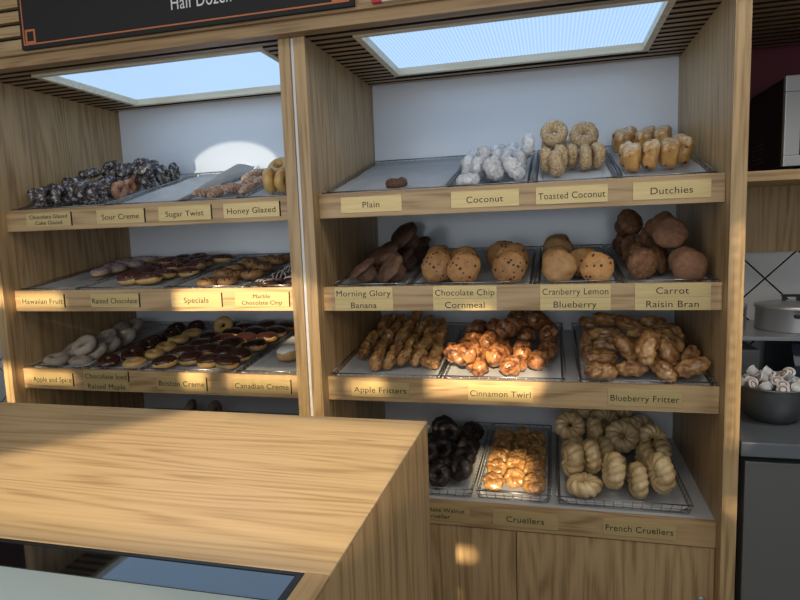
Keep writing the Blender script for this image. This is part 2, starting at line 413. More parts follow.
# ------------------------------------------------------------------ wire baskets and paper liners
def basket(k, x0, x1, what, liner=True, y0=.028, y1=.688, curl=False):
    x0 += .003; x1 -= .003; hgt = .028
    e = empty('wire_basket', ((x0+x1)/2, (y0+y1)/2, floor_z(k, (y0+y1)/2)), 'shallow wire basket %s' % what, 'basket', 'shallow wire baskets on the shelves')
    P = lambda x, y, h: (x, y, floor_z(k, y)+h)
    rim = MB(); r = .0021
    c = [(x0,y0),(x1,y0),(x1,y1),(x0,y1)]
    for a, b in zip(c, c[1:]+c[:1]): rim.rod(P(*a, hgt), P(*b, hgt), r, 8)
    rim.part('rim', WIRE, e, True)
    m = MB(); q = .0011; ins = .010
    nx = max(4, round((x1-x0)/.03)); ny = round((y1-y0)/.03)
    bx = lambda t: x0+ins+(x1-x0-2*ins)*t; by = lambda t: y0+ins*.6+(y1-y0-2*ins)*t
    for i in range(nx+1):
        t = i/nx; X = bx(t); xt = x0+(x1-x0)*t
        m.rod(P(xt, y0, hgt), P(X, by(0), 0), q, 5); m.rod(P(X, by(0), 0), P(X, by(1), 0), q, 5); m.rod(P(X, by(1), 0), P(xt, y1, hgt), q, 5)
    for j in range(ny+1):
        t = j/ny; Y = by(t); yt = y0+(y1-y0)*t
        m.rod(P(x0, yt, hgt), P(bx(0), Y, 0), q, 5); m.rod(P(bx(0), Y, 0), P(bx(1), Y, 0), q, 5); m.rod(P(bx(1), Y, 0), P(x1, yt, hgt), q, 5)
    for h, f in ((.012, .45),):
        i2 = ins*(1-f)
        cc = [(x0+i2, y0+i2*.6), (x1-i2, y0+i2*.6), (x1-i2, y1-i2), (x0+i2, y1-i2)]
        for a, b in zip(cc, cc[1:]+cc[:1]): m.rod(P(*a, h), P(*b, h), q, 5)
    m.part('wire_mesh', WIRE, e, True)
    if liner:
        b = MB(); N, M = 18, 26; seed = x0*13+k*7
        g = []
        for j in range(M+1):
            row = []
            for i in range(N+1):
                u, v = i/N, j/M
                x = x0+.0135+(x1-x0-.027)*u; y = y0+.009+(y1-y0-.023)*v
                h = .0026+.0012*(1+noise.noise(Vector((x*9+seed, y*9, 0))))
                eg = max(0, 1-min(u, 1-u)*(x1-x0)/.012); h += eg*.020*(.75+.3*noise.noise(Vector((y*7, seed, 2))))
                eb = max(0, 1-(1-v)*(y1-y0)/.012); h = max(h, .0026+eb*.020)
                if curl: 
                    s = max(0, 1-(1-u)/.16); h += s*s*(.008+.055*min(1, v*1.4))*(1-.6*max(0, v-.75)/.25)
                row.append(b.b.verts.new((x, y, floor_z(k, y)+h)))
            g.append(row)
        for j in range(M):
            for i in range(N): b.b.faces.new((g[j][i], g[j][i+1], g[j+1][i+1], g[j+1][i]))
        o = thing_mesh(b, 'paper_liner', PAPER, ((x0+x1)/2, (y0+y1)/2, floor_z(k, (y0+y1)/2)), True, label=('white paper liner curling up beside the sugar twists' if curl else 'white paper liner in the basket '+what), cat='paper', group='paper liners in the baskets')
        md = o.modifiers.new('thick', 'SOLIDIFY'); md.thickness = .0006; md.offset = 1
BASKETS = [
 (0,L0+.004,-.885,'of crackle glazed chocolate donuts'),(0,-.882,-.56,'with sour creme name plate and nothing inside',True,.028,.688,True),(0,-.557,-.33,'of sugar dusted twists'),(0,-.327,L1-.003,'of plain golden honey rings'),
 (1,L0+.006,-1.053,'of pink sprinkled donuts'),(1,-1.05,-.65,'of sprinkled chocolate iced raised donuts'),(1,-.647,-.318,'of chocolate drizzled brown donuts'),(1,-.315,L1-.003,'of white drizzled dark donuts'),
 (2,L0+.006,-1.047,'of sugar coated apple and spice donuts'),(2,-1.044,-.792,'of chocolate and maple raised donuts'),(2,-.789,-.374,'of chocolate topped filled donuts'),(2,-.371,L1-.003,'holding one white iced donut'),
 (3,-1.25,-.70,'on the bottom shelf behind the worktop'),(3,-.66,-.14,'on the bottom shelf beside the oak post',False),
 (0,R0+.004,.434,'holding one plain brown donut'),(0,.437,.703,'of white coconut donuts'),(0,.706,.965,'of toasted coconut donuts'),(0,.968,1.236,'of dutchies'),
 (1,.026,.290,'of dark brown muffins'),(1,.293,.709,'of chocolate chip muffins'),(1,.712,.974,'of cranberry lemon muffins'),(1,.977,1.244,'of carrot and bran muffins'),
 (2,R0+.003,.396,'of apple fritters'),(2,.399,.808,'of cinnamon twists'),(2,.842,1.247,'of blueberry fritters'),
 (3,.232,.502,'of chocolate walnut crullers'),(3,.505,.760,'of glazed golden crullers'),(3,.772,1.192,'of pale french crullers')]
for a in BASKETS: basket(*a)
T=[["plain","dark brown plain cake donut alone in the first basket","","plain donuts",[["",[[0.236,0.149,1.7569,0.0,-0.24,0.97,1.4,0.98]]]]],
["coconut","shaggy white coconut ring donut","empty basket side","coconut donuts",[["front",[[0.497,0.083,1.7472,-0.06,-0.23,0.97,5.0,0.92]]],
["second",[[0.482,0.195,1.7974,0.99,0.15,0.04,2.8,0.95],[0.524,0.141,1.7917,1.0,-0.04,-0.02,3.9,0.89],[0.569,0.17,1.7885,0.98,0.11,-0.15,0.3,0.96],[0.582,0.092,1.7807,0.76,-0.41,0.5,4.0,0.96],[0.646,0.109,1.7794,0.78,-0.24,0.57,4.3,1.0]]],
["third",[[0.482,0.276,1.8144,0.98,0.12,0.15,1.0,0.94],[0.533,0.226,1.8318,0.99,0.12,-0.11,4.0,1.01],[0.572,0.278,1.8221,0.96,0.26,0.05,5.5,1.05],[0.616,0.206,1.8138,1.0,-0.03,0.04,2.0,0.94],[0.644,0.278,1.8152,0.99,0.1,0.1,3.7,0.92],[0.66,0.19,1.8039,1.0,0.06,0.04,2.8,0.92]]],
["fourth",[[0.482,0.4,1.8474,0.96,0.22,0.16,1.4,0.91],[0.522,0.333,1.843,0.99,-0.11,-0.02,0.8,1.01],[0.56,0.404,1.8533,1.0,0.07,-0.01,0.9,1.02],[0.605,0.342,1.8353,0.99,0.08,0.08,5.6,0.94],[0.62,0.426,1.8565,0.99,0.13,-0.03,1.5,0.98],[0.656,0.355,1.8371,0.98,0.19,-0.01,2.0,0.95]]],
["back",[[0.478,0.476,1.8629,1.0,-0.04,0.07,0.8,0.85],[0.516,0.46,1.8621,1.0,0.01,0.05,5.5,0.91],[0.576,0.483,1.8697,0.98,0.15,0.09,3.3,0.94],[0.618,0.509,1.8765,0.98,0.16,-0.09,0.0,0.95]]],
["top",[[0.685,0.276,1.87,0.98,0.17,-0.08,5.1,0.96]]]]],
["toasted","crumb coated toasted coconut ring donut","coconut basket side","toasted coconut donuts",[["front",[[0.746,0.255,1.8143,1.0,0.04,0.02,4.6,1.01],[0.782,0.186,1.7964,0.98,-0.13,0.12,2.2,1.05]]],
["second",[[0.795,0.281,1.8224,0.97,0.23,0.05,6.0,1.06],[0.834,0.316,1.829,1.0,0.09,-0.0,5.6,1.01],[0.878,0.272,1.8172,1.0,0.05,0.02,2.6,1.02],[0.919,0.299,1.825,0.95,0.3,0.01,6.0,1.03]]],
["third",[[0.749,0.529,1.8858,1.0,0.08,-0.04,4.0,1.06],[0.752,0.438,1.8636,0.99,0.08,-0.14,0.3,1.06],[0.838,0.465,1.8671,1.0,-0.01,0.08,3.0,1.0],[0.888,0.467,1.8676,0.98,0.04,-0.18,2.9,1.03]]],
["back",[[0.799,0.6,1.9023,1.0,0.03,0.08,2.6,1.03],[0.92,0.543,1.8873,0.98,-0.03,0.21,5.7,1.04]]],
["top",[[0.775,0.385,1.9211,-0.0,-0.96,0.29,0.3,1.17],[0.879,0.384,1.9082,-0.01,-0.91,0.42,1.2,1.18]]]]],
["dutchie","glazed block shaped raisin dutchie","toasted coconut side","dutchies",[["front",[[1.019,0.19,1.7958,-0.04,-0.33,0.94,4.3,1.11],[1.074,0.201,1.8065,0.04,-0.18,0.98,5.1,1.09],[1.135,0.21,1.806,0.11,-0.32,0.94,0.2,1.18],[1.182,0.268,1.8254,0.17,-0.15,0.97,2.1,1.17]]],
["second",[[1.009,0.272,1.8181,-0.08,-0.24,0.97,2.0,0.98]]],
["third",[[1.095,0.527,1.8882,0.02,-0.25,0.97,5.5,1.06],[1.127,0.604,1.9039,-0.13,-0.28,0.95,0.6,1.15],[1.189,0.617,1.9081,-0.01,-0.24,0.97,2.1,1.05],[1.169,0.548,1.896,-0.08,-0.25,0.97,0.2,1.14]]],
["back",[[1.022,0.536,1.8925,0.15,-0.33,0.93,2.4,1.12],[1.058,0.599,1.9096,-0.11,-0.27,0.96,2.4,1.13]]]]],
["muffin_dark","dark brown muffin lying on its side","oak panel side","dark muffins",[["front",[[0.12,0.098,1.4519,-0.55,-0.25,0.79,2.3,1.04],[0.221,0.108,1.4556,-0.58,-0.57,0.59,0.5,1.08]]],
["second",[[0.103,0.308,1.4828,-0.53,-0.39,0.75,4.8,1.08],[0.179,0.212,1.494,-0.49,-0.34,0.81,5.7,1.09],[0.224,0.299,1.4782,-0.63,-0.31,0.71,1.2,1.01]]],
["third",[[0.215,0.369,1.5515,-0.58,-0.4,0.71,0.6,1.16],[0.105,0.411,1.4978,-0.54,-0.28,0.79,2.3,1.09],[0.222,0.455,1.5023,-0.57,-0.39,0.73,1.7,1.07]]],
["back",[[0.105,0.512,1.5077,-0.42,-0.35,0.84,1.2,1.05],[0.148,0.607,1.572,-0.45,-0.45,0.77,5.9,1.13],[0.224,0.556,1.515,-0.45,-0.36,0.82,1.2,1.07]]]]],
["muffin_chip","chocolate chip muffin with domed top","dark muffin side","chocolate chip muffins",[["front",[[0.378,0.131,1.4562,0.01,-0.95,0.31,2.4,1.12],[0.478,0.097,1.4519,-0.07,-0.95,0.31,2.4,1.13],[0.63,0.096,1.4515,-0.11,-0.95,0.29,5.8,1.14]]],
["second",[[0.368,0.259,1.4766,-0.02,-1.0,0.06,0.9,1.1],[0.46,0.211,1.466,0.08,-0.96,0.25,6.2,1.13],[0.593,0.296,1.4809,-0.06,-0.97,0.22,1.2,1.18],[0.629,0.201,1.4738,0.19,-0.96,0.19,3.0,1.17]]]]],
["muffin_pale","pale cranberry lemon muffin","chocolate chip side","cranberry lemon muffins",[["front",[[0.788,0.094,1.4502,-0.11,-0.95,0.3,2.9,1.11]]],
["second",[[0.78,0.228,1.4652,0.15,-0.95,0.27,1.5,1.04]]],
["third",[[0.788,0.381,1.4885,-0.05,-0.98,0.2,0.8,1.1]]],
["back",[[0.788,0.491,1.5015,-0.09,-0.98,0.16,4.2,1.04]]]]],
["muffin_blue","golden blueberry muffin with dark berry spots","cranberry lemon column","blueberry muffins",[["front",[[0.903,0.088,1.447,0.02,-0.98,0.19,3.9,1.03]]],
["second",[[0.867,0.176,1.4596,-0.01,-0.92,0.4,1.1,1.02]]]]],
["muffin_carrot","brown carrot muffin with rough top","pale muffin side","carrot muffins",[["front",[[1.039,0.13,1.4583,0.42,-0.91,-0.03,1.4,1.02]]],
["second",[[1.041,0.269,1.474,0.7,-0.71,0.02,5.7,0.95],[1.088,0.193,1.4567,0.83,-0.35,0.43,1.5,0.92]]],
["third",[[1.039,0.462,1.4957,0.62,-0.78,0.13,4.8,0.92],[1.108,0.349,1.4832,0.74,-0.48,0.48,1.9,1.01]]],
["fourth",[[1.038,0.59,1.511,0.57,-0.78,0.27,3.7,0.91],[1.102,0.427,1.5244,0.67,-0.67,0.33,0.6,0.9]]],
["top",[[1.041,0.498,1.5842,0.5,-0.74,0.44,5.0,1.03]]]]],
["muffin_bran","rounded reddish brown bran muffin","carrot muffin side","raisin bran muffins",[["front",[[1.173,0.087,1.4486,0.02,-0.99,0.11,2.6,1.02]]],
["second",[[1.181,0.174,1.4553,-0.21,-0.93,0.3,1.3,0.98]]],
["top",[[1.137,0.206,1.5453,-0.02,-0.92,0.39,0.1,1.08],[1.126,0.306,1.569,0.58,-0.81,0.03,3.3,1.05]]]]],
["fritter","golden brown apple fritter","oak panel side","apple fritters",[["front",[[0.061,0.24,1.1392,0.16,0.63,0.76,5.9,0.8],[0.143,0.129,1.1275,0.32,0.57,0.76,0.5,0.81],[0.191,0.128,1.1246,0.24,0.38,0.89,1.2,0.71],[0.24,0.159,1.1323,0.44,0.51,0.74,5.1,0.8],[0.29,0.173,1.1275,0.54,0.37,0.76,4.0,0.78],[0.336,0.135,1.1178,0.79,-0.61,0.06,2.4,0.75]]],
["second",[[0.055,0.355,1.1556,0.31,0.48,0.82,5.2,0.84],[0.124,0.28,1.14,0.12,0.71,0.69,4.5,0.84],[0.181,0.257,1.1391,0.62,0.34,0.71,4.2,0.75],[0.223,0.288,1.143,0.48,0.45,0.75,1.8,0.78],[0.289,0.261,1.1449,0.52,0.46,0.72,2.3,1.0],[0.343,0.219,1.1348,0.32,0.56,0.77,1.7,0.84]]],
["third",[[0.059,0.468,1.1592,0.71,0.4,0.58,5.4,0.73],[0.123,0.367,1.1535,0.22,0.33,0.92,5.2,0.76],[0.178,0.384,1.1632,0.14,0.43,0.89,2.3,0.88],[0.231,0.359,1.152,0.21,0.73,0.65,4.8,0.71],[0.283,0.364,1.1489,0.18,0.62,0.76,0.4,0.77],[0.341,0.327,1.1503,0.09,0.52,0.85,4.0,0.83]]],
["fourth",[[0.058,0.54,1.185,0.21,0.54,0.81,1.3,1.0],[0.121,0.495,1.1733,0.37,0.44,0.82,0.4,0.78],[0.174,0.487,1.1782,0.35,0.36,0.86,0.9,0.86],[0.225,0.51,1.1737,0.41,0.5,0.76,4.1,0.79],[0.268,0.491,1.1677,0.46,0.6,0.65,1.6,0.73],[0.319,0.477,1.1621,0.38,0.67,0.64,4.0,0.85]]],
["back",[[0.069,0.61,1.1901,0.37,0.5,0.78,6.0,0.82],[0.117,0.581,1.1877,0.33,0.64,0.7,0.1,0.85],[0.184,0.6,1.1993,0.33,0.44,0.83,3.9,0.88],[0.239,0.577,1.1862,0.37,0.52,0.77,5.8,0.82],[0.298,0.549,1.1782,0.42,0.54,0.73,3.8,0.89]]]]],
["twirl","glossy reddish cinnamon twist","apple fritter side","cinnamon twists",[["front",[[0.458,0.07,1.1657,0.93,-0.38,-0.02,0.7,0.99],[0.511,0.095,1.1204,0.5,-0.87,0.01,6.2,0.89],[0.574,0.151,1.1461,0.04,1.0,0.0,6.0,1.03],[0.636,0.094,1.1235,0.59,0.81,0.03,4.5,0.92],[0.719,0.166,1.1312,0.31,0.94,0.12,2.1,0.91],[0.749,0.279,1.1464,0.17,0.96,0.23,2.8,0.97]]],
["second",[[0.459,0.292,1.1478,0.13,0.98,-0.16,5.4,0.98],[0.506,0.197,1.1399,0.19,0.93,-0.33,0.9,0.92],[0.585,0.276,1.1428,-0.06,1.0,0.04,5.9,0.97],[0.658,0.254,1.142,0.06,0.95,0.32,0.7,0.94]]],
["third",[[0.461,0.425,1.1674,0.28,0.85,0.44,0.5,0.96],[0.531,0.354,1.1591,0.26,0.97,-0.04,3.9,0.99],[0.606,0.35,1.2112,0.65,0.76,0.08,4.0,1.01],[0.665,0.425,1.1627,0.16,0.98,-0.12,2.4,0.94],[0.71,0.45,1.2235,0.33,0.92,-0.23,4.6,0.97],[0.751,0.399,1.1684,0.06,0.79,0.61,1.8,0.97]]],
["back",[[0.464,0.548,1.1751,0.07,1.0,0.03,1.1,0.91],[0.536,0.539,1.1796,-0.02,1.0,-0.09,5.8,0.96],[0.597,0.456,1.1806,-0.04,1.0,0.01,0.8,0.96],[0.628,0.596,1.2077,0.53,0.85,-0.02,3.7,1.06],[0.676,0.522,1.1996,0.63,0.77,0.13,2.3,0.94],[0.753,0.529,1.1701,-0.05,0.97,0.23,2.9,0.87]]]]],
["bfritter","knobbly glazed blueberry fritter","cinnamon twist side","blueberry fritters",[["front",[[0.914,0.076,1.1132,0.96,0.18,-0.2,2.5,0.98],[1.011,0.107,1.1164,0.99,-0.06,0.09,3.6,0.95],[1.001,0.138,1.1836,-0.53,0.43,0.73,3.7,0.95],[1.103,0.084,1.1185,0.73,-0.51,-0.47,3.1,0.94],[1.06,0.072,1.1955,0.29,0.47,0.83,3.4,1.11],[1.125,0.128,1.1748,-0.34,0.1,0.94,3.4,1.02],[1.185,0.081,1.1312,0.85,-0.27,0.44,5.8,1.02]]],
["second",[[0.918,0.144,1.1419,0.98,0.21,-0.06,0.3,1.02],[1.079,0.177,1.1308,0.94,-0.34,0.07,0.4,0.95],[1.189,0.173,1.1349,-0.62,-0.35,-0.71,2.7,0.99]]],
["third",[[0.906,0.303,1.137,0.49,0.87,0.0,0.7,0.91],[0.958,0.252,1.1675,0.99,-0.13,0.02,5.5,0.99],[1.025,0.195,1.1802,1.0,0.08,-0.03,1.0,0.97],[1.141,0.205,1.1974,0.56,-0.71,-0.42,0.8,1.1],[1.141,0.278,1.1544,0.83,0.55,0.09,0.2,1.07]]],
["fourth",[[0.892,0.396,1.1584,-0.45,-0.55,-0.7,4.7,0.94],[0.948,0.341,1.19,0.97,-0.21,-0.07,4.6,0.97],[1.071,0.286,1.1969,0.98,0.11,0.15,5.9,0.96],[1.148,0.323,1.2065,0.85,-0.52,-0.04,6.1,0.92],[1.195,0.367,1.1621,0.12,-0.75,0.65,0.6,0.92]]],
["top",[[0.903,0.477,1.2051,-0.61,0.76,0.21,3.8,0.86],[0.963,0.43,1.2309,0.99,-0.05,-0.11,4.6,0.91],[1.037,0.37,1.2179,0.88,-0.11,-0.45,2.6,1.0],[1.123,0.4,1.2221,0.96,0.29,-0.04,2.8,0.92]]]]],
["walnut","nearly black chocolate walnut cruller","counter side","chocolate walnut crullers",[["front",[[0.371,0.078,0.7237,-0.24,-0.79,0.56,2.5,0.97]]],
["second",[[0.298,0.215,0.7525,0.25,-0.66,0.71,0.9,1.11],[0.374,0.161,0.7166,0.02,-0.24,0.97,5.0,1.1],[0.445,0.102,0.7419,-0.52,-0.69,0.5,4.8,1.01]]],
["third",[[0.301,0.335,0.7393,0.69,-0.7,0.19,0.7,1.06],[0.346,0.277,0.7409,-0.03,-0.82,0.58,0.2,1.11],[0.435,0.235,0.729,-0.22,-0.55,0.81,3.8,1.03],[0.435,0.309,0.7311,-0.13,-0.72,0.68,6.1,1.05]]],
["fourth",[[0.367,0.341,0.7905,-0.01,-0.97,0.25,1.8,0.97],[0.403,0.467,0.7332,-0.45,-0.68,0.57,3.3,0.98],[0.435,0.382,0.7232,-0.19,-0.39,0.9,0.0,1.03]]],
["back",[[0.318,0.483,0.7587,0.26,-0.95,0.2,2.1,1.16],[0.433,0.537,0.7306,0.16,-0.45,0.88,1.3,1.05]]]]],
["gcruller","glazed golden brown cruller","dark cruller side","glazed crullers",[["front",[[0.562,0.091,0.7083,-0.02,-0.35,0.94,5.6,0.86],[0.635,0.123,0.7117,0.04,-0.52,0.85,1.4,0.85],[0.7,0.08,0.712,0.0,-0.52,0.85,1.0,0.89]]],
["second",[[0.565,0.191,0.7154,-0.1,-0.44,0.89,5.0,0.87],[0.634,0.226,0.7156,0.02,-0.49,0.87,1.6,0.88],[0.699,0.19,0.7164,0.07,-0.6,0.8,3.3,0.87]]],
["third",[[0.561,0.286,0.7173,-0.01,-0.66,0.75,4.4,0.82],[0.632,0.305,0.7165,-0.03,-0.6,0.8,0.2,0.81],[0.702,0.276,0.7134,0.11,-0.32,0.94,2.5,0.89]]],
["fourth",[[0.567,0.386,0.7204,0.01,-0.51,0.86,1.3,0.91],[0.644,0.416,0.7197,-0.01,-0.47,0.88,2.0,0.87],[0.705,0.371,0.7182,0.07,-0.56,0.82,0.3,0.77]]],
["back",[[0.569,0.501,0.7255,0.09,-0.53,0.84,3.2,0.9],[0.643,0.533,0.7262,-0.05,-0.64,0.76,5.2,0.8],[0.698,0.484,0.7255,0.13,-0.68,0.72,5.1,0.86]]]]],
["french","pale ridged french cruller","glazed cruller side","french crullers",[["front",[[0.866,0.102,0.7134,-0.07,-0.05,1.0,6.1,1.25]]],
["second",[[0.956,0.077,0.7807,0.98,0.19,-0.07,0.4,1.28],[1.035,0.1,0.7444,1.0,0.06,0.01,3.2,1.24],[1.101,0.077,0.7837,0.97,0.26,0.03,6.0,1.36],[1.115,0.184,0.7411,0.52,-0.69,0.51,5.0,1.26]]],
["third",[[0.832,0.203,0.7611,0.95,0.25,-0.18,5.8,1.32],[0.896,0.234,0.7635,0.98,0.19,-0.0,2.2,1.32],[0.973,0.18,0.7431,0.94,0.23,-0.25,4.2,1.21],[1.083,0.284,0.7479,0.99,0.08,-0.09,1.1,1.22],[1.144,0.307,0.7513,1.0,-0.08,0.0,3.9,1.27]]],
["fourth",[[0.854,0.343,0.7367,0.1,-0.55,0.83,0.8,1.27],[0.947,0.298,0.7522,0.97,0.22,-0.03,0.1,1.27],[1.015,0.368,0.7968,0.01,-0.82,0.57,2.7,1.31],[1.106,0.542,0.759,0.29,-0.78,0.56,2.5,1.41]]],
["fifth",[[0.829,0.438,0.8054,0.03,-0.74,0.67,1.9,1.26],[0.918,0.4,0.8026,0.99,0.12,0.01,4.2,1.16],[1.051,0.45,0.7841,0.28,-0.85,0.44,1.9,1.23],[1.124,0.409,0.7741,0.38,-0.84,0.38,0.5,1.21]]],
["top",[[0.819,0.519,0.7565,0.97,0.01,0.25,5.1,1.32],[0.874,0.568,0.8463,-0.15,-0.58,0.8,4.0,1.32],[0.962,0.502,0.8069,0.51,-0.72,0.47,0.7,1.32],[1.036,0.583,0.8542,0.37,-0.76,0.53,6.2,1.15]]]]],
["glazed","dark crackle glazed chocolate cake donut","outer panel side","chocolate glazed donuts",[["front",[[-1.205,0.087,1.7723,0.97,0.22,-0.01,1.1,1.09],[-1.266,0.111,1.7751,0.92,0.14,0.36,2.9,1.04],[-1.233,0.17,1.7932,0.98,0.07,0.17,4.4,1.06],[-1.175,0.138,1.7827,0.98,0.19,-0.01,6.2,1.01],[-1.131,0.1,1.7751,0.98,-0.16,0.13,3.4,1.13],[-1.081,0.125,1.7846,0.98,0.2,-0.09,5.2,1.16],[-1.03,0.118,1.7854,1.0,0.0,0.02,2.3,1.18],[-0.957,0.089,1.7728,1.0,-0.02,-0.0,1.8,1.11]]],
["second",[[-1.241,0.264,1.8245,0.98,0.09,0.16,0.7,1.1],[-1.268,0.351,1.8382,0.99,0.14,0.06,1.9,1.06],[-1.168,0.225,1.8131,0.99,0.14,-0.05,3.7,1.23],[-1.067,0.209,1.7984,0.91,0.17,0.37,5.5,1.03],[-1.026,0.249,1.8144,1.0,0.09,-0.03,0.4,1.07]]],
["third",[[-0.973,0.428,1.8636,1.0,0.06,-0.02,3.7,1.1],[-0.932,0.367,1.8469,0.98,0.1,0.17,2.3,1.13],[-0.928,0.469,1.8729,0.99,0.12,0.01,4.1,1.14],[-0.931,0.56,1.8943,0.95,0.3,0.04,3.8,1.07]]],
["top",[[-1.158,0.288,1.8804,-0.04,-0.25,0.97,3.7,1.06],[-1.087,0.291,1.8448,-0.15,-0.32,0.93,5.6,1.16],[-1.119,0.377,1.9036,0.06,-0.84,0.54,6.1,1.12],[-1.028,0.348,1.8917,0.0,-0.58,0.81,3.8,1.11],[-0.932,0.328,1.9003,0.04,-0.76,0.65,6.1,1.1],[-1.155,0.458,1.9119,-0.06,-0.25,0.97,3.0,1.05],[-1.008,0.494,1.9142,-0.01,-0.74,0.67,5.0,1.07]]]]],
["sour","light brown sour creme donut","outer panel side","sour creme donuts",[["front",[[-0.961,0.22,1.7977,0.99,-0.09,-0.09,0.5,0.95]]],
["second",[[-1.139,0.41,1.8467,1.0,0.08,0.04,3.5,0.92],[-0.988,0.318,1.8191,0.99,-0.1,-0.11,0.5,0.85]]],
["third",[[-1.009,0.381,1.8416,0.99,0.15,-0.02,5.9,0.95]]]]],
["stwist","sugar dusted brown twist","white paper side","sugar twists",[["front",[[-0.515,0.124,1.7583,0.34,0.94,0.02,4.8,0.77],[-0.474,0.148,1.7572,0.26,0.92,0.3,4.5,0.78],[-0.513,0.194,1.7721,0.37,0.88,0.31,4.6,0.79]]],
["second",[[-0.43,0.194,1.7722,0.29,0.95,0.08,3.3,0.78],[-0.462,0.237,1.7827,0.37,0.91,0.17,0.8,0.84]]],
["third",[[-0.415,0.321,1.807,0.43,0.88,0.21,3.8,0.82],[-0.372,0.201,1.7726,0.27,0.88,0.39,3.2,0.74],[-0.373,0.336,1.8086,0.29,0.95,0.13,1.5,0.81]]],
["back",[[-0.437,0.366,1.8153,0.15,0.92,0.35,5.9,0.77],[-0.501,0.476,1.846,0.28,0.91,0.3,5.9,0.85],[-0.444,0.428,1.8521,0.39,0.89,0.26,6.1,0.79],[-0.407,0.481,1.8445,0.36,0.87,0.34,3.3,0.76]]]]],
["honey","plain golden honey ring donut","sugar twist side","honey glazed donuts",[["front",[[-0.251,0.158,1.793,0.99,0.16,0.05,4.5,1.16],[-0.201,0.162,1.7885,0.98,-0.17,-0.05,1.8,1.05]]],
["top",[[-0.247,0.24,1.8467,0.02,-0.72,0.69,5.3,1.21]]]]],
["pink","pink sprinkled ring donut","","hawaiian fruit donuts",[["front",[[-1.189,0.333,1.4558,-0.03,-0.2,0.98,2.3,0.89]]],
["second",[[-1.177,0.42,1.4654,0.05,-0.17,0.98,0.9,0.96]]],
["third",[[-1.244,0.478,1.4704,-0.04,-0.11,0.99,5.5,0.89]]],
["fourth",[[-1.159,0.518,1.4785,0.08,-0.14,0.99,4.3,0.96]]],
["fifth",[[-1.244,0.566,1.4831,0.08,-0.12,0.99,4.2,0.94]]],
["back",[[-1.167,0.615,1.4928,0.03,-0.05,1.0,3.6,0.99]]]]],
["riced","chocolate iced raised donut with sprinkles","pink donut side","raised chocolate donuts",[["front",[[-0.913,0.182,1.4374,0.01,-0.24,0.97,2.9,1.05],[-0.808,0.156,1.4348,-0.05,-0.06,1.0,3.9,1.02]]],
["second",[[-0.922,0.309,1.4503,-0.01,-0.14,0.99,1.6,0.94],[-0.805,0.258,1.4456,-0.0,-0.04,1.0,3.3,0.93],[-0.716,0.296,1.4478,0.01,-0.08,1.0,4.3,0.89]]],
["third",[[-0.966,0.411,1.4625,0.06,-0.16,0.98,0.1,0.84],[-0.856,0.383,1.4633,-0.04,-0.11,0.99,4.1,0.98],[-0.755,0.404,1.4663,-0.08,-0.04,1.0,0.8,0.96]]],
["fourth",[[-0.977,0.515,1.4845,-0.08,-0.07,0.99,0.7,1.03],[-0.879,0.483,1.4771,0.03,-0.18,0.98,2.3,0.96],[-0.781,0.499,1.4776,0.02,-0.08,1.0,1.8,0.93]]],
["back",[[-0.965,0.616,1.4927,-0.08,-0.14,0.99,5.1,0.91],[-0.864,0.596,1.4929,-0.03,-0.26,0.97,4.7,0.98],[-0.722,0.578,1.4912,0.03,-0.01,1.0,5.8,1.01]]]]],
["special","brown donut with dark chocolate drizzle","iced donut side","specials donuts",[["front",[[-0.52,0.113,1.4213,-0.01,-0.14,0.99,2.8,0.83],[-0.441,0.13,1.4243,-0.08,-0.11,0.99,2.9,0.84]]],
["second",[[-0.537,0.265,1.4437,0.03,-0.1,0.99,0.6,0.91],[-0.467,0.216,1.4351,-0.1,-0.15,0.98,5.9,0.79],[-0.384,0.222,1.4394,-0.02,-0.08,1.0,4.6,0.99]]],
["third",[[-0.535,0.348,1.4576,-0.06,-0.07,1.0,4.2,0.89],[-0.499,0.429,1.4689,-0.07,-0.1,0.99,3.1,1.0],[-0.413,0.367,1.4594,0.05,-0.03,1.0,4.3,0.95]]],
["back",[[-0.544,0.501,1.4791,0.1,-0.14,0.98,2.5,0.78],[-0.484,0.553,1.4829,-0.11,-0.14,0.98,3.2,0.88],[-0.414,0.511,1.4777,0.12,-0.06,0.99,1.2,0.85],[-0.414,0.593,1.4864,-0.02,-0.09,1.0,1.4,0.82]]]]],
["drizzled","dark donut with white icing drizzle","brown donut side","marble donuts",[["front",[[-0.254,0.083,1.4168,0.01,-0.04,1.0,4.1,0.86],[-0.241,0.168,1.429,-0.06,-0.19,0.98,2.2,0.92],[-0.159,0.127,1.4231,-0.04,-0.09,0.99,3.5,0.91]]],
["second",[[-0.248,0.251,1.4375,0.02,-0.1,0.99,1.2,0.82]]],
["back",[[-0.252,0.334,1.452,-0.03,-0.22,0.98,4.5,0.9]]]]],
["sugar","sugar coated apple and spice donut","outer panel side","apple and spice donuts",[["front",[[-1.235,0.091,1.1084,0.03,-0.2,0.98,2.9,1.12],[-1.112,0.087,1.1053,0.1,-0.06,0.99,3.1,1.0]]],
["second",[[-1.153,0.159,1.1557,-0.07,-0.66,0.75,6.0,1.17],[-1.112,0.183,1.1263,-0.22,-0.53,0.82,2.5,1.0]]],
["third",[[-1.24,0.188,1.1282,-0.2,-0.5,0.84,0.5,1.08],[-1.112,0.263,1.1409,-0.01,-0.56,0.83,4.6,1.01]]],
["fourth",[[-1.243,0.266,1.137,-0.07,-0.56,0.82,4.7,1.02],[-1.118,0.372,1.1532,-0.18,-0.57,0.8,5.0,1.12]]],
["fifth",[[-1.184,0.329,1.1535,-0.18,-0.56,0.81,4.0,1.14]]],
["sixth",[[-1.241,0.395,1.1498,0.01,-0.5,0.86,0.9,1.03]]],
["seventh",[[-1.24,0.482,1.1657,-0.21,-0.58,0.79,4.2,1.12]]],
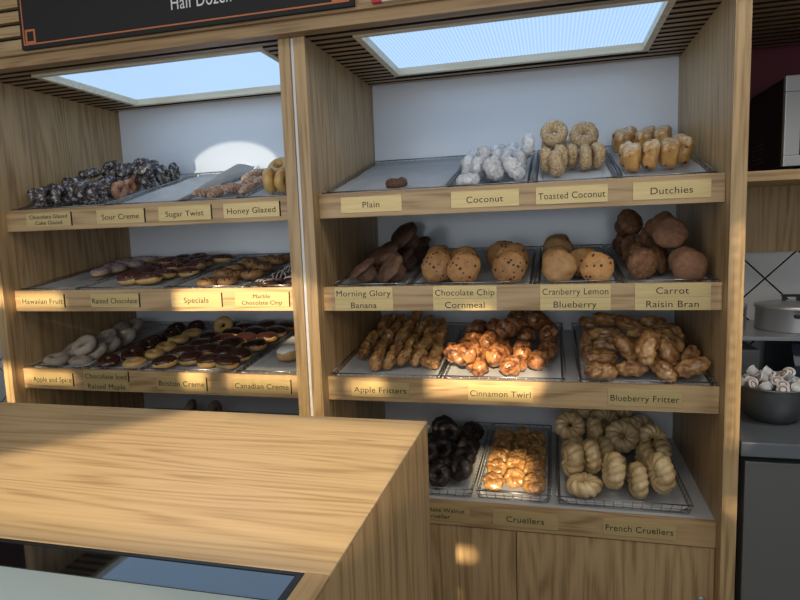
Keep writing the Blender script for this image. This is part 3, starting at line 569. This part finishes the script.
["back",[[-1.216,0.551,1.173,-0.19,-0.58,0.79,2.8,1.11]]]]],
["dring","dark chocolate iced ring donut","","chocolate iced donuts",[["front",[[-0.978,0.087,1.1077,0.1,-0.32,0.94,3.4,0.93]]],
["second",[[-0.917,0.156,1.1228,0.15,-0.42,0.9,1.3,0.92]]],
["third",[[-0.956,0.218,1.1204,0.05,-0.33,0.94,0.1,0.86]]],
["fourth",[[-0.946,0.302,1.136,-0.04,-0.42,0.91,1.7,0.92]]],
["fifth",[[-0.981,0.378,1.1379,-0.09,-0.26,0.96,2.0,0.88]]],
["sixth",[[-0.946,0.459,1.1502,-0.01,-0.35,0.94,5.4,0.93]]],
["seventh",[[-0.971,0.541,1.162,0.16,-0.45,0.88,2.9,0.89]]],
["back",[[-0.895,0.587,1.1666,0.08,-0.44,0.89,5.2,0.89]]]]],
["maple","plain tan raised donut","","raised maple donuts",[["front",[[-0.856,0.088,1.1019,-0.03,-0.11,0.99,6.0,0.91]]],
["second",[[-0.853,0.21,1.1151,0.05,-0.18,0.98,1.7,0.82]]],
["third",[[-0.856,0.296,1.1264,-0.0,-0.18,0.98,0.5,0.9]]],
["fourth",[[-0.859,0.391,1.1394,-0.07,-0.02,1.0,1.4,0.97]]],
["fifth",[[-0.859,0.496,1.1501,-0.05,-0.11,0.99,1.4,0.95]]],
["back",[[-0.721,0.543,1.1802,0.0,-0.9,0.43,1.4,0.95]]]]],
["boston","chocolate topped filled donut","plain raised donut side","boston creme donuts",[["front",[[-0.72,0.091,1.1089,-0.07,-0.13,0.99,1.8,1.0],[-0.635,0.142,1.1146,-0.05,-0.12,0.99,3.1,1.02],[-0.538,0.118,1.1117,-0.03,-0.08,1.0,4.5,1.0],[-0.443,0.091,1.1139,0.13,-0.07,0.99,4.5,1.01]]],
["second",[[-0.72,0.214,1.1236,-0.05,-0.11,0.99,0.8,0.99],[-0.628,0.246,1.126,-0.02,-0.15,0.99,4.9,1.0],[-0.532,0.226,1.1245,0.01,-0.17,0.98,1.2,0.99],[-0.442,0.189,1.1218,0.08,-0.16,0.98,2.2,0.99]]],
["third",[[-0.698,0.313,1.1351,-0.02,-0.09,1.0,4.4,0.97],[-0.558,0.32,1.1381,-0.06,-0.19,0.98,3.6,1.01],[-0.442,0.32,1.1347,-0.05,-0.1,0.99,1.6,1.0]]],
["fourth",[[-0.723,0.428,1.1465,0.1,-0.1,0.99,0.2,0.97],[-0.631,0.385,1.1451,-0.05,-0.09,0.99,1.8,0.99],[-0.537,0.414,1.1451,0.07,-0.14,0.99,5.9,0.97],[-0.441,0.422,1.1484,-0.03,0.02,1.0,4.2,0.98]]],
["fifth",[[-0.642,0.485,1.155,-0.01,-0.07,1.0,1.4,1.01],[-0.539,0.511,1.1568,0.08,-0.09,0.99,5.3,1.0],[-0.442,0.52,1.1572,-0.0,-0.15,0.99,1.4,0.99]]],
["back",[[-0.723,0.615,1.1668,-0.03,-0.13,0.99,5.3,0.96],[-0.635,0.581,1.166,-0.06,-0.09,0.99,1.3,0.98],[-0.539,0.611,1.1705,-0.05,-0.11,0.99,3.7,1.05],[-0.44,0.616,1.1673,0.05,-0.13,0.99,3.1,0.95]]]]],
["wiced","single donut topped with white icing","","canadian creme donuts",[["",[[-0.241,0.213,1.1285,-0.08,-0.14,0.99,1.9,1.06]]]]],
["sugar","sugar dusted donut peeping out above the counter","glazed cruller side","donuts on the bottom shelf",[["front",[[-0.979,0.614,0.7463,0.95,0.23,-0.21,1.3,1.08]]],
["second",[[-0.84,0.6,0.7477,0.99,-0.05,-0.13,3.2,1.13]]]]]]# ------------------------------------------------------------------ pastries
def N3(p, f, s): return noise.noise(Vector((p[0]*f+s*7.3, p[1]*f-s*3.1, p[2]*f+s*1.7)))
def ring(R, r, flat=1.0, amp=.002, freq=40, seed=0, nu=36, nv=16, amp2=0, freq2=150, rfun=None):
    b = bmesh.new(); g = []
    for i in range(nu):
        u = 2*pi*i/nu; row = []
        for j in range(nv):
            v = 2*pi*j/nv
            p = ((R+r*cos(v))*cos(u), (R+r*cos(v))*sin(u), r*sin(v))
            q = r*(rfun(u, v) if rfun else 1)+amp*N3(p, freq, seed)+(amp2*N3(p, freq2, seed+5) if amp2 else 0)
            row.append(b.verts.new(((R+q*cos(v))*cos(u), (R+q*cos(v))*sin(u), flat*q*sin(v))))
        g.append(row)
    for i in range(nu):
        for j in range(nv): b.faces.new((g[i][j], g[(i+1) % nu][j], g[(i+1) % nu][(j+1) % nv], g[i][(j+1) % nv]))
    m = MB(); m.b = b; return m
def ring_icing(R, r, flat, seed, nu=40, nv=12, a0=-.15, thick=.0018):
    """thick icing shell over the top of a ring"""
    b = bmesh.new(); g = []
    for i in range(nu):
        u = 2*pi*i/nu; row = []
        lo = a0+.28*noise.noise(Vector((cos(u)*2.2+seed, sin(u)*2.2, seed)))
        hi = pi+.35-.2*noise.noise(Vector((cos(u)*2+seed, sin(u)*2, 9)))
        for j in range(nv+1):
            v = lo+(hi-lo)*j/nv; e = thick*min(1, 3*min(j, nv-j)/nv+.0)
            q = r+e
            row.append(b.verts.new(((R+q*cos(v))*cos(u), (R+q*cos(v))*sin(u), flat*q*sin(v))))
        g.append(row)
    for i in range(nu):
        for j in range(nv): b.faces.new((g[i][j], g[(i+1) % nu][j], g[(i+1) % nu][j+1], g[i][j+1]))
    m = MB(); m.b = b; return m
def blob(fn, sub=4):
    m = MB(); bmesh.ops.create_icosphere(m.b, subdivisions=sub, radius=1)
    for v in m.b.verts: v.co = Vector(fn(v.co.copy()))
    return m
def disc(R, h, seed, amp=.002):
    def f(c):
        rr = math.hypot(c.x, c.y); k = max(abs(c.z), rr)
        e = 2.6; n_ = (rr**e+abs(c.z)**e)**(1/e)
        p = (c.x/n_*R, c.y/n_*R, c.z/n_*h)
        q = 1+amp/R*N3(p, 35, seed); return (p[0]*q, p[1]*q, p[2]*q)
    return f
def disc_icing(R, h, seed, low=.10):
    m = blob(disc(R*1.03, h*1.08, seed), 4)
    for v in m.b.verts:
        lim = h*low+h*.22*noise.noise(Vector((v.co.x*45+seed, v.co.y*45, seed)))
        if v.co.z < lim: v.co.x *= .93; v.co.y *= .93; v.co.z = lim-.001
    return m
def fritter(seed, L=.055, W=.026, T=.023, amp=.008, sub=4):
    def f(c):
        rr = math.hypot(c.y, c.z)+1e-9; k = (max(0, 1-abs(c.x)**2.8))**.5/rr if abs(c.x) < 1 else 0
        p = (c.x*L, c.y*k*W, c.z*k*T)
        n1 = N3(p, 34, seed); n2 = N3(p, 85, seed+3)
        e = 1+(amp*n1+amp*.8*n2)/((L+W)/2)*1.5
        bend = .006*sin(seed*2.1+p[0]*30)
        return (p[0]*(1+(e-1)*.6), p[1]*e+bend, p[2]*e)
    return blob(f, sub)
def twist(seed, L=.055, W=.026, turns=2.2, amp=.004, lobes=2, depth=.30):
    def f(c):
        x = c.x*L; ph = math.atan2(c.z, c.y); rr = math.sqrt(max(0, 1-c.x*c.x))**.7
        q = W*rr*(1-depth+depth*abs(cos(lobes/2*(ph-turns*pi*c.x)))*1.5)
        p = (x, q*cos(ph), q*sin(ph)); q += amp*N3(p, 45, seed)+amp*.4*N3(p, 120, seed)
        return (x, q*cos(ph), q*sin(ph))
    return blob(f, 5)
def muffin(seed, dark=False):
    prof = [(0,-.036),(.030,-.036),(.0335,-.02),(.037,.0),(.038,.003),(.049,.004),(.0555,.008),(.055,.014),(.047,.021),(.036,.025),(.020,.0275),(0,.028)] if dark else [(0,-.036),(.030,-.036),(.0325,-.02),(.036,.0),(.0375,.004),(.047,.008),(.0505,.014),(.0495,.021),(.044,.030),(.034,.037),(.020,.0415),(0,.043)]
    m = MB(); n_ = 40; m.lathe(prof, n=n_)
    bmesh.ops.subdivide_edges(m.b, edges=m.b.edges[:], cuts=1, use_grid_fill=True, smooth=.4)
    for v in m.b.verts:
        k = 1 if v.co.z > .003 else .25
        s = 1+k*(.09*N3(v.co, 28, seed)+.06*N3(v.co, 75, seed+2)); v.co.x *= s; v.co.y *= s; v.co.z *= 1+k*(.10*N3(v.co, 40, seed+4))
        if v.co.z < 0:
            a = math.atan2(v.co.y, v.co.x); p = 1+.02*sin(a*20); v.co.x *= p; v.co.y *= p
    return m
def block(seed, a=.024, b_=.030, c_=.040):
    def f(c):
        e = 3.6; n_ = (abs(c.x)**e+abs(c.y)**e+abs(c.z)**e)**(1/e)
        p = (c.x/n_*a, c.y/n_*b_, c.z/n_*c_)
        q = 1+.22*N3(p, 22, seed)+.10*N3(p, 60, seed+2); return (p[0]*q, p[1]*q, p[2]*q*(1+.05*(p[0]/a)*sin(seed)))
    return f

GOLD, TAN = (.52,.27,.075), (.62,.38,.14)
M = dict(
 coco=dough('shredded_coconut', (.70,.70,.72), (.90,.90,.92), 90, .8, 1.0, 260, fine=((.40,.34,.30), 190, .64)),
 toast=dough('toasted_crumb', (.42,.24,.10), (.74,.54,.30), 130, .8, 1.0, 240, fine=((.84,.68,.46), 210, .58)),
 plaincake=dough('brown_cake', (.10,.042,.02), (.20,.09,.04), 60, .7, .8, 160),
 mdark=dough('dark_muffin', (.075,.036,.022), (.16,.08,.045), 40, .7, .7, 150),
 mchip=dough('chip_muffin', (.30,.135,.045), (.48,.25,.09), 22, .6, .6, 140, spots=((.03,.014,.01), 70, .24)),
 mpale=dough('pale_muffin', (.32,.16,.06), (.48,.27,.11), 22, .6, .6, 130, spots=((.05,.018,.012), 45, .14)),
 mblue=dough('blueberry_muffin', (.40,.18,.05), (.58,.31,.11), 22, .6, .6, 130, spots=((.03,.018,.03), 52, .20)),
 mcarrot=dough('carrot_muffin', (.12,.05,.022), (.30,.14,.06), 55, .7, 1.0, 90),
 mbran=dough('bran_muffin', (.22,.10,.05), (.32,.16,.085), 60, .75, .5, 200),
 frit=dough('apple_fritter_glaze', (.20,.075,.02), (.64,.34,.11), 34, .32, .6, 110, coat=.55),
 bfrit=dough('blueberry_fritter_glaze', (.19,.07,.022), (.58,.31,.11), 28, .32, .6, 110, spots=((.035,.02,.028), 40, .10), coat=.55, fine=((.66,.48,.28), 55, .66)),
 twirl=dough('cinnamon_glaze', (.085,.026,.012), (.52,.215,.075), 34, .30, .6, 110, coat=.6, lo=.36, hi=.60),
 wal=dough('chocolate_walnut', (.012,.008,.007), (.040,.025,.02), 60, .45, 1.0, 170, coat=.3, fine=((.22,.16,.12), 210, .72)),
 gcr=dough('glazed_cruller', (.22,.085,.025), (.54,.29,.09), 26, .32, .5, 110, coat=.6, fine=((.74,.60,.40), 60, .67)),
 fr=dough('french_cruller', (.55,.36,.15), (.80,.60,.32), 30, .38, .35, 120, coat=.4),
 glz=dough('crackle_glaze', (.022,.014,.012), (.060,.038,.032), 50, .5, 1.0, 120, coat=.4, fine=((.42,.39,.38), 85, .58)),
 sour=dough('sour_creme_glaze', (.34,.13,.06), (.58,.30,.17), 50, .4, .8, 130, coat=.4, fine=((.70,.55,.50), 80, .64)),
 stw=dough('sugar_twist', (.34,.16,.075), (.60,.38,.26), 40, .6, .6, 150, fine=((.72,.60,.54), 150, .58)),
 honey=dough('honey_ring', (.56,.33,.09), (.66,.42,.14), 20, .35, .15, 120, coat=.5),
 raised=dough('raised_dough', (.58,.32,.09), (.74,.50,.20), 20, .5, .2, 120),
 raiseb=dough('brown_dough', (.30,.14,.05), (.46,.25,.10), 30, .5, .3, 120),
 choc=dough('chocolate_icing', (.035,.012,.008), (.065,.024,.014), 30, .20, .12, 90, coat=.4),
 chocs=dough('sprinkled_chocolate', (.075,.024,.020), (.11,.036,.028), 30, .3, .3, 90, spots=((.80,.68,.62), 190, .16)),
 pink=dough('pink_sprinkle_icing', (.42,.30,.31), (.58,.44,.45), 60, .5, .5, 150, fine=((.22,.06,.08), 130, .62)),
 sug=dough('sugar_coat', (.30,.235,.18), (.46,.38,.31), 30, .8, .6, 300),
 white=dough('white_icing', (.82,.80,.76), (.88,.86,.83), 30, .3, .1, 90),
 maple=dough('tan_raised', (.52,.29,.09), (.66,.42,.15), 18, .4, .15, 120, coat=.3),
)
n = NT('dutchie_dough'); c = n.coords(); sz = n.n('ShaderNodeSeparateXYZ'); n.l(c, sz.inputs[0])
col = n.ramp(n.noise(c, 26, 3), [(.3, (.46,.21,.05)), (.7, (.66,.38,.12))])
gl = n.math('ADD', n.math('MULTIPLY', sz.outputs[2], 22), n.math('MULTIPLY_ADD', n.noise(c, 75, 3, .7), 2.4, -1.35))      # glaze clings to the top of the dough
col = n.mix(n.ramp(gl, [(.25, (0,0,0)), (.75, (.75,.75,.75))]), col, (.80,.66,.46))
col = n.mix(n.ramp(n.noise(n.mapping(c, (1,1,1), (4,2,7)), 42, 1, .4), [(.66, (0,0,0)), (.70, (1,1,1))]), col, (.05,.02,.015))
n.l(col, n.p.inputs['Base Color']); n.bump(n.noise(c, 110, 3), .5, .004); M['dutch'] = n.set(Roughness=.4, Coat_Weight=.4)
def crul(u, v, n_=11, tw=1): return 1+.30*abs(cos(n_/2*u+tw*v))-.15
KIND = {}
def kind(key, name, cat, along, parts):
    """parts: list of variants; a variant is [(part name, mesh builder, material), ...]"""
    vs = []
    for pr in parts: vs.append([(pn, b.mesh(name+'_'+pn, M[mt], True)) for pn, b, mt in pr])
    KIND[key] = (name, cat, along, vs)
R3 = range(3)
kind('plain','cake_donut','donut','ring',[[('body', ring(.026,.014,1,.004,60,1,40,18,.002,160),'plaincake')]])
kind('coconut','coconut_donut','donut','ring',[[('body', ring(.0225,.0195,1.0,.004,60,s,64,30,.0065,240),'coco')] for s in R3])
kind('toasted','toasted_coconut_donut','donut','ring',[[('body', ring(.0240,.0185,1.0,.003,50,s,64,30,.0034,260),'toast')] for s in R3])
kind('dutchie','dutchie','pastry','up',[[('body', blob(block(s+.3), 4),'dutch')] for s in R3])
for k_, mt in (('muffin_dark','mdark'),('muffin_chip','mchip'),('muffin_pale','mpale'),('muffin_blue','mblue'),('muffin_carrot','mcarrot'),('muffin_bran','mbran')):
    kind(k_,'muffin','muffin','ring',[[('body', muffin(s+len(k_)*1.7, k_ == 'muffin_dark'), mt)] for s in R3])
kind('fritter','apple_fritter','fritter','long',[[('body', fritter(s+.4,.052,.0285,.025,.010),'frit')] for s in range(4)])
kind('bfritter','blueberry_fritter','fritter','long',[[('body', fritter(s+9.2,.056,.0295,.0265,.0075),'bfrit')] for s in range(4)])
kind('twirl','cinnamon_twist','pastry','long',[[('body', twist(s+.7,.062,.034,1.2,.008,2,.20),'twirl')] for s in range(4)])
kind('walnut','chocolate_cruller','cruller','ring',[[('body', ring(.026,.019,1,.006,50,s+3,44,20,.004,150),'wal')] for s in R3])
kind('gcruller','glazed_cruller','cruller','ring',[[('body', ring(.022,.0225,.85,.006,40,s+6,54,24,.003,110,lambda u,v: .93+.14*abs(cos(3.5*u+v))),'gcr')] for s in R3])
kind('french','french_cruller','cruller','ring',[[('body', ring(.027,.0195,1.0,.003,50,s+2,88,28,.0008,140,lambda u,v: .88+.24*abs(cos(5.5*u+v*1.0))),'fr')] for s in R3])
kind('glazed','chocolate_glazed_donut','donut','ring',[[('body', ring(.0255,.0155,1.0,.004,60,s+4,48,20,.003,170,lambda u,v: .95+.12*abs(cos(2*v))),'glz')] for s in R3])
kind('sour','sour_creme_donut','donut','ring',[[('body', ring(.0245,.016,1.0,.004,60,s+8,48,20,.002,170),'sour')] for s in R3])
kind('stwist','sugar_twist','pastry','long',[[('body', twist(s+2.7,.060,.019,3.0,.004),'stw')] for s in R3])
kind('honey','honey_donut','donut','ring',[[('body', ring(.0255,.0165,1.05,.002,30,s+1),'honey')] for s in R3])
def iced(R, r, flat, dm, im, seeds, a0=-.05): return [[('dough', ring(R, r, flat, .002, 30, s), dm), ('icing', ring_icing(R, r*1.01, flat, s*3.1, a0=a0), im)] for s in seeds]
kind('pink','pink_iced_donut','donut','ring',iced(.028,.019,.82,'raised','pink',R3))
kind('riced','chocolate_iced_donut','donut','ring',iced(.030,.0215,.86,'raised','chocs',R3,.12))
kind('dring','dark_iced_donut','donut','ring',iced(.029,.0205,.82,'choc','choc',R3))
kind('maple','raised_donut','donut','ring',[[('body', ring(.0295,.0205,.84,.0025,30,s),'maple')] for s in R3])
kind('boston','filled_donut','donut','ring',[[('dough', blob(disc(.0475,.0225,s), 4),'raised'), ('icing', disc_icing(.0475,.0225,s+.5),'choc')] for s in R3])
kind('wiced','white_iced_donut','donut','ring',[[('dough', blob(disc(.047,.026,2), 4),'maple'), ('icing', disc_icing(.047,.026,5.5,.5),'white')]])
kind('sugar','sugared_donut','donut','ring',[[('body', ring(.0275,.0185,.92,.002,30,s),'sug')] for s in R3])
def driz(R, r, flat, seed, n_):
    m = MB()                                   # icing stripes lying across the top
    for i in range(n_):
        a = seed+i*pi/n_*1.0
        off = (i-(n_-1)/2)*2*R/n_*1.15
        pts = []
        for j in range(25):
            t = -1+2*j/24; x = t*(R+r)*.98; y = off+.004*sin(t*5+seed)
            q = math.hypot(x, y)-R
            if abs(q) < r*.97: pts.append(Vector((x, y, flat*math.sqrt(r*r-q*q)+.0004)))
            else: pts.append(None)
        for p, q in zip(pts, pts[1:]):
            if p and q: m.rod(p, q, .0022, 6)
    return m
kind('special','drizzled_donut','donut','ring',[[('dough', ring(.0275,.019,.9,.003,40,s),'raiseb'), ('drizzle', driz(.0275,.019,.9,s,3),'choc')] for s in R3])
kind('drizzled','white_drizzled_donut','donut','ring',[[('dough', ring(.029,.019,.8,.002,40,s),'choc'), ('drizzle', driz(.029,.019,.8,s+.5,4),'white')] for s in R3])

ORD = ['first','second','third','fourth','fifth','sixth','seventh','eighth','ninth','tenth']
random.seed(4)
def label_for(desc, side, row, nrows, i, n_):
    if not row: return desc
    r = {'top': 'top of the pile', 'back': 'back row'}.get(row, row+' row')
    if not side: return '%s, %s in its basket' % (desc, {'front': 'foremost', 'back': 'rearmost'}.get(row, row+' from the front'))
    if n_ == 1: return '%s, single one of the %s' % (desc, r)
    return '%s, %s from the %s, %s' % (desc, ORD[i], side, r)
for key, desc, side, grp, rows in T:
    name, cat, along, vs = KIND[key]
    single = sum(len(r[1]) for r in rows) == 1
    if grp == 'donuts on the bottom shelf': desc = 'sugar dusted donut peeping out above the worktop'
    for rn, items in rows:
        order = sorted(range(len(items)), key=lambda q: items[q][0])
        for q in range(len(items)):
            rank = order.index(q)
            x, y, z, ax, ay, az, spin, sc = items[q]
            var = vs[random.randrange(len(vs))]
            a = Vector((ax, ay, az))
            if along == 'ring': rot = a.to_track_quat('Z', 'Y') @ Matrix.Rotation(spin, 3, 'Z').to_quaternion()
            elif along == 'up': rot = a.to_track_quat('Z', 'Y') @ Matrix.Rotation(random.uniform(-.35, .35), 3, 'Z').to_quaternion()
            else: rot = a.to_track_quat('X', 'Z') @ Matrix.Rotation(spin if key in ('twirl','stwist') else random.choice((0, pi))+random.uniform(-.5, .5), 3, 'X').to_quaternion()
            if grp == 'donuts on the bottom shelf': lab = desc+(', pale one' if rn == 'front' else ', browner one next to the rail gap')
            else: lab = label_for(desc, side, rn, len(rows), rank, len(items))
            g = None if single else grp
            o = put(name, var[0][1], None, lab, cat, g)
            o.location = (x, y, z); o.rotation_mode = 'QUATERNION'; o.rotation_quaternion = rot; o.scale = (sc,)*3
            for pn, me in var[1:]: put(pn, me, o)

# ------------------------------------------------------------------ serving counter in front
CT = 1.2; CX = .514; CB, CF = -.752, -1.3135
ct = empty('serving_counter', (-1.2, -1.1, 0), 'oak topped serving counter with a glass strip and curved glass front', 'counter')
MB().box(-3.0, CX, CF, CB, CT-.006, CT, .002).part('worktop', OAKT, ct, label='oak worktop')
MB().box(CX-.030, CX-.0005, -1.78, CB+.001, 0, CT-.0065, .001).part('side_panel', OAKZ, ct)
MB().box(CX-.030, CX, -1.40, CF-.0005, CT-.006, CT, .002).part('edge_trim', OAKY, ct, label='oak edge strip beside the glass')
MB().box(-3.0, CX-.031, CB-.025, CB-.004, 0, CT-.007).part('back_panel', OAKZ, ct)
GLASSD = plain('dark_case_glass', (.006,.007,.008), .03, 0.0, IOR=2.3)
fr = MB(); fr.box(-3.0, CX-.031, CF-.006, CF-.0006, CT-.02, CT-.001); fr.box(CX-.040, CX-.031, -1.372, CF-.0065, CT-.02, CT-.001)
fr.part('glass_frame', plain('black_trim', (.015,.015,.016), .25), ct)
MB().box(-3.0, CX-.0405, -1.368, CF-.0065, CT-.010, CT-.002).part('glass_strip', GLASSD, ct, label='dark reflecting glass strip')
cg = MB(); prev = None
ring_ = []
for i in range(15):
    a = i/14*pi/2
    y = -1.3685-.40*sin(a); z = CT-.003-.26*(1-cos(a))
    ring_.append((y, z))
rows_ = [[cg.b.verts.new((x, y+dy, z+dz)) for (y, z) in ring_] for x in (-3.0, CX-.031) for dy, dz in ((0, 0), (.004, -.006))]
for i in range(14):
    cg.b.faces.new((rows_[0][i], rows_[2][i], rows_[2][i+1], rows_[0][i+1])); cg.b.faces.new((rows_[1][i], rows_[1][i+1], rows_[3][i+1], rows_[3][i]))
    cg.b.faces.new((rows_[0][i], rows_[0][i+1], rows_[1][i+1], rows_[1][i])); cg.b.faces.new((rows_[2][i], rows_[3][i], rows_[3][i+1], rows_[2][i+1]))
cg.part('curved_glass', plain('reflection_tinted_glass', (.52,.60,.58), .12, 0.0, IOR=1.6, Coat_Weight=.6), ct, True, label='curved glass, pale with a painted reflection')  # pale base colour stands in for the bright window mirrored in the glass
MB().box(-3.0, CX-.031, -1.765, -1.745, 0, CT-.27).part('front_panel', OAKZ, ct)

# ------------------------------------------------------------------ kitchen side
kc = empty('kitchen_counter', (2.2, .35, 0), 'steel kitchen worktop beside the oak cabinet', 'counter')
MB().box(1.306, 3.2, -.02, .71, .888, .932, .004).part('worktop', STEELD, kc)
MB().box(1.306, 1.320, .07, .70, 0, .887).part('side_panel', BLACK, kc)
fg = empty('undercounter_fridge', (2.0, .35, 0), 'grey steel fridge under the kitchen worktop', 'fridge')
MB().box(1.335, 2.7, .06, .68, .02, .872).part('body', BLACK, fg)
MB().box(1.322, 2.0, -.005, .055, .04, .868, .006).part('door', FRIDGE, fg)
MB().box(2.006, 2.7, -.005, .055, .04, .868, .006).part('door', FRIDGE, fg)
# bowl of creamer cups
BX, BY, BZ = 1.462, .225, .932
bw = MB().lathe([(0,0),(.062,0),(.066,.003),(.088,.028),(.110,.062),(.124,.105),(.127,.120),(.130,.122),(.128,.126),(.123,.122),(.107,.064),(.085,.031),(.06,.006),(0,.005)], n=56)
thing_mesh(bw, 'mixing_bowl', plain('bowl_steel', (.20,.205,.21), .36, .9), (0,0,0), True, label='grey steel mixing bowl full of creamer cups', cat='bowl').location = (BX, BY, BZ)
cupm = MB().lathe([(0,-.010),(.0135,-.010),(.0165,.009),(.0190,.0095),(.0190,.011),(0,.011)], n=24).mesh('creamer_cup', plain('creamer_white', (.80,.78,.74), .35), True)
lidm = MB().lathe([(0,.0112),(.0175,.0112),(.0175,.0118),(0,.0120)], n=24).mesh('creamer_lid', plain('creamer_foil', (.82,.80,.78), .4), True)
dotm = MB().lathe([(.0085,.0121),(.0120,.0121),(.0120,.0126),(.0085,.0126),(.0085,.0121)], n=24).mesh('creamer_print', plain('creamer_red', (.36,.15,.09), .4), True)
random.seed(11)
pts = [(0,0,.138)]
for nn, rr, zz in ((6,.040,.130),(10,.072,.120),(12,.092,.112)):
    for i in range(nn):
        a = 2*pi*i/nn+rr*40; pts.append((rr*cos(a), rr*sin(a), zz+random.uniform(-.006,.010)))
pts += [(-.02,-.01,.158),(.03,-.03,.152),(-.05,.03,.150),(.055,.025,.146)]
for i, (x, y, z) in enumerate(pts):
    o = put('creamer_cup', cupm, None, 'small white creamer cup with a printed lid, in the steel bowl', 'creamer cup', 'creamer cups in the steel bowl')
    o.location = (BX+x, BY+y, BZ+z); o.rotation_euler = (random.uniform(-1.1,1.1), random.uniform(-1.1,1.1), random.uniform(0,6))
    put('lid', lidm, o); put('lid_print', dotm, o)
# machine, grey box and cloth behind the bowl
mc = empty('toaster_oven', (1.75, .5, .932), 'steel toaster oven with a dark rounded end, behind the bowl', 'oven')
MB().box(1.62, 2.2, .37, .66, .95, 1.15, .02).part('body', STEEL, mc)
endm = MB(); prof = [(.36,.945),(.35,1.0),(.36,1.08),(.40,1.15),(.46,1.165),(.66,1.165),(.66,.945)]
for x in (1.572, 1.615): endm.b.faces.new([endm.b.verts.new((x, y, z)) for y, z in prof])
endm.b.verts.ensure_lookup_table(); n_ = len(prof)
for i in range(n_): endm.b.faces.new([endm.b.verts[k_] for k_ in (i, (i+1) % n_, n_+(i+1) % n_, n_+i)])
endm.part('end_cover', NAVY, mc)
MB().box(1.66, 2.15, .362, .369, .97, 1.09, .003).part('door', plain('oven_glass', (.42,.44,.46), .12, .2), mc)
MB().rod((1.68, .345, 1.105), (2.12, .345, 1.105), .007, 10).part('handle', STEEL, mc, True)
for x in (1.66, 2.14): MB().box(x-.015, x+.015, .42, .60, .9325, .951).part('foot', BLACK, mc)
thing_mesh(MB().box(1.325, 1.50, .48, .64, .932, 1.11, .008), 'storage_box', plain('grey_box', (.30,.30,.31), .5), (1.41, .56, .932), label='grey box on the steel worktop behind the bowl', cat='box')
thing_mesh(blob(lambda c: (1.415+c.x*.10*(1+.2*N3(c, 3, 1)), .43+c.y*.04*(1+.25*N3(c, 4, 2)), .992+c.z*.052*(1+.35*N3(c, 3, 5))), 4), 'folded_cloth', dough('cloth_grey', (.20,.17,.16), (.30,.27,.26), 20, .9, .8, 60), (1.415, .43, .932), True, label='crumpled grey cloth between the bowl and the grey box', cat='cloth')
# steel shelf with stock pots
sh = empty('steel_shelf', (2.2, .5, 1.18), 'steel wall shelf carrying the stock pots', 'shelf')
MB().box(1.306, 3.2, .33, .7, 1.172, 1.186, .002).part('board', STEEL, sh)
for x in (1.36, 2.6): MB().box(x, x+.012, .55, .70, 1.135, 1.171).part('bracket', STEEL, sh)
def pot(x, y, r, h, label):
    e = empty('stock_pot', (x, y, 1.186), label, 'pot', 'stock pots on the steel shelf')
    b = MB().lathe([(0,0),(r*.97,0),(r,.004),(r,h),(r+.004,h+.002),(r+.004,h+.005),(r-.003,h+.004),(r-.003,.006),(0,.006)], (x, y, 1.186), 48); b.part('body', STEEL, e, True)
    MB().lathe([(r+.003,h+.0055),(r+.003,h+.010),(r*.8,h+.016),(r*.3,h+.022),(0,h+.023)], (x, y, 1.186), 48).part('lid', STEEL, e, True)
    kb = MB(); kb.box(x-.028, x-.018, y-.006, y+.006, 1.186+h+.020, 1.186+h+.036); kb.box(x+.018, x+.028, y-.006, y+.006, 1.186+h+.020, 1.186+h+.036); kb.box(x-.03, x+.03, y-.007, y+.007, 1.186+h+.0365, 1.186+h+.046, .002)
    kb.part('knob', BLACK, e)
    for s in (-1, 1): MB().box(x-.03, x+.03, *sorted((y+s*(r+.004), y+s*(r+.030))), 1.186+h*.70, 1.186+h*.70+.012, .003).part('handle', BLACK, e)
pot(1.395, .50, .060, .082, 'smaller lidded steel pot on the shelf, next to the oak cabinet')
pot(1.60, .50, .112, .080, 'wider lidded steel pot with a black knob, on the shelf')
# microwave on its oak shelf
ws = MB().box(1.2925, 3.2, .29, .729, 1.7085, 1.7415, .002)
thing_mesh(ws, 'wall_shelf', OAKX, (2.2, .5, 1.7085), label='oak shelf under the microwave', cat='shelf')
mw = empty('microwave', (1.76, .5, 1.742), 'black microwave with a silver front on the oak shelf', 'microwave')
MB().box(1.492, 2.05, .315, .69, 1.752, 2.035, .006).part('body', BLACK, mw)
ff = MB(); ff.box(1.49, 2.05, .292, .3145, 1.752, 1.785, .003); ff.box(1.49, 2.05, .292, .3145, 1.985, 2.035, .003); ff.box(1.49, 1.535, .292, .3145, 1.7855, 1.9845, .003); ff.box(1.86, 2.05, .292, .3145, 1.7855, 1.9845, .003)
ff.part('front_frame', plain('silver_plastic', (.45,.45,.44), .35, .3), mw, label='silver front frame')
MB().box(1.5355, 1.8595, .298, .312, 1.786, 1.984).part('door_window', plain('microwave_window', (.02,.022,.03), .08), mw)
gr = MB()
for i in range(6):
    for j in range(7): gr.box(1.4905, 1.4925, .50+j*.018, .508+j*.018, 1.78+i*.016, 1.786+i*.016)
gr.part('vent_grille', plain('vent_black', (.03,.03,.032), .7), mw)
for x in (1.53, 2.01): MB().box(x-.015, x+.015, .36, .62, 1.7418, 1.753).part('foot', BLACK, mw)
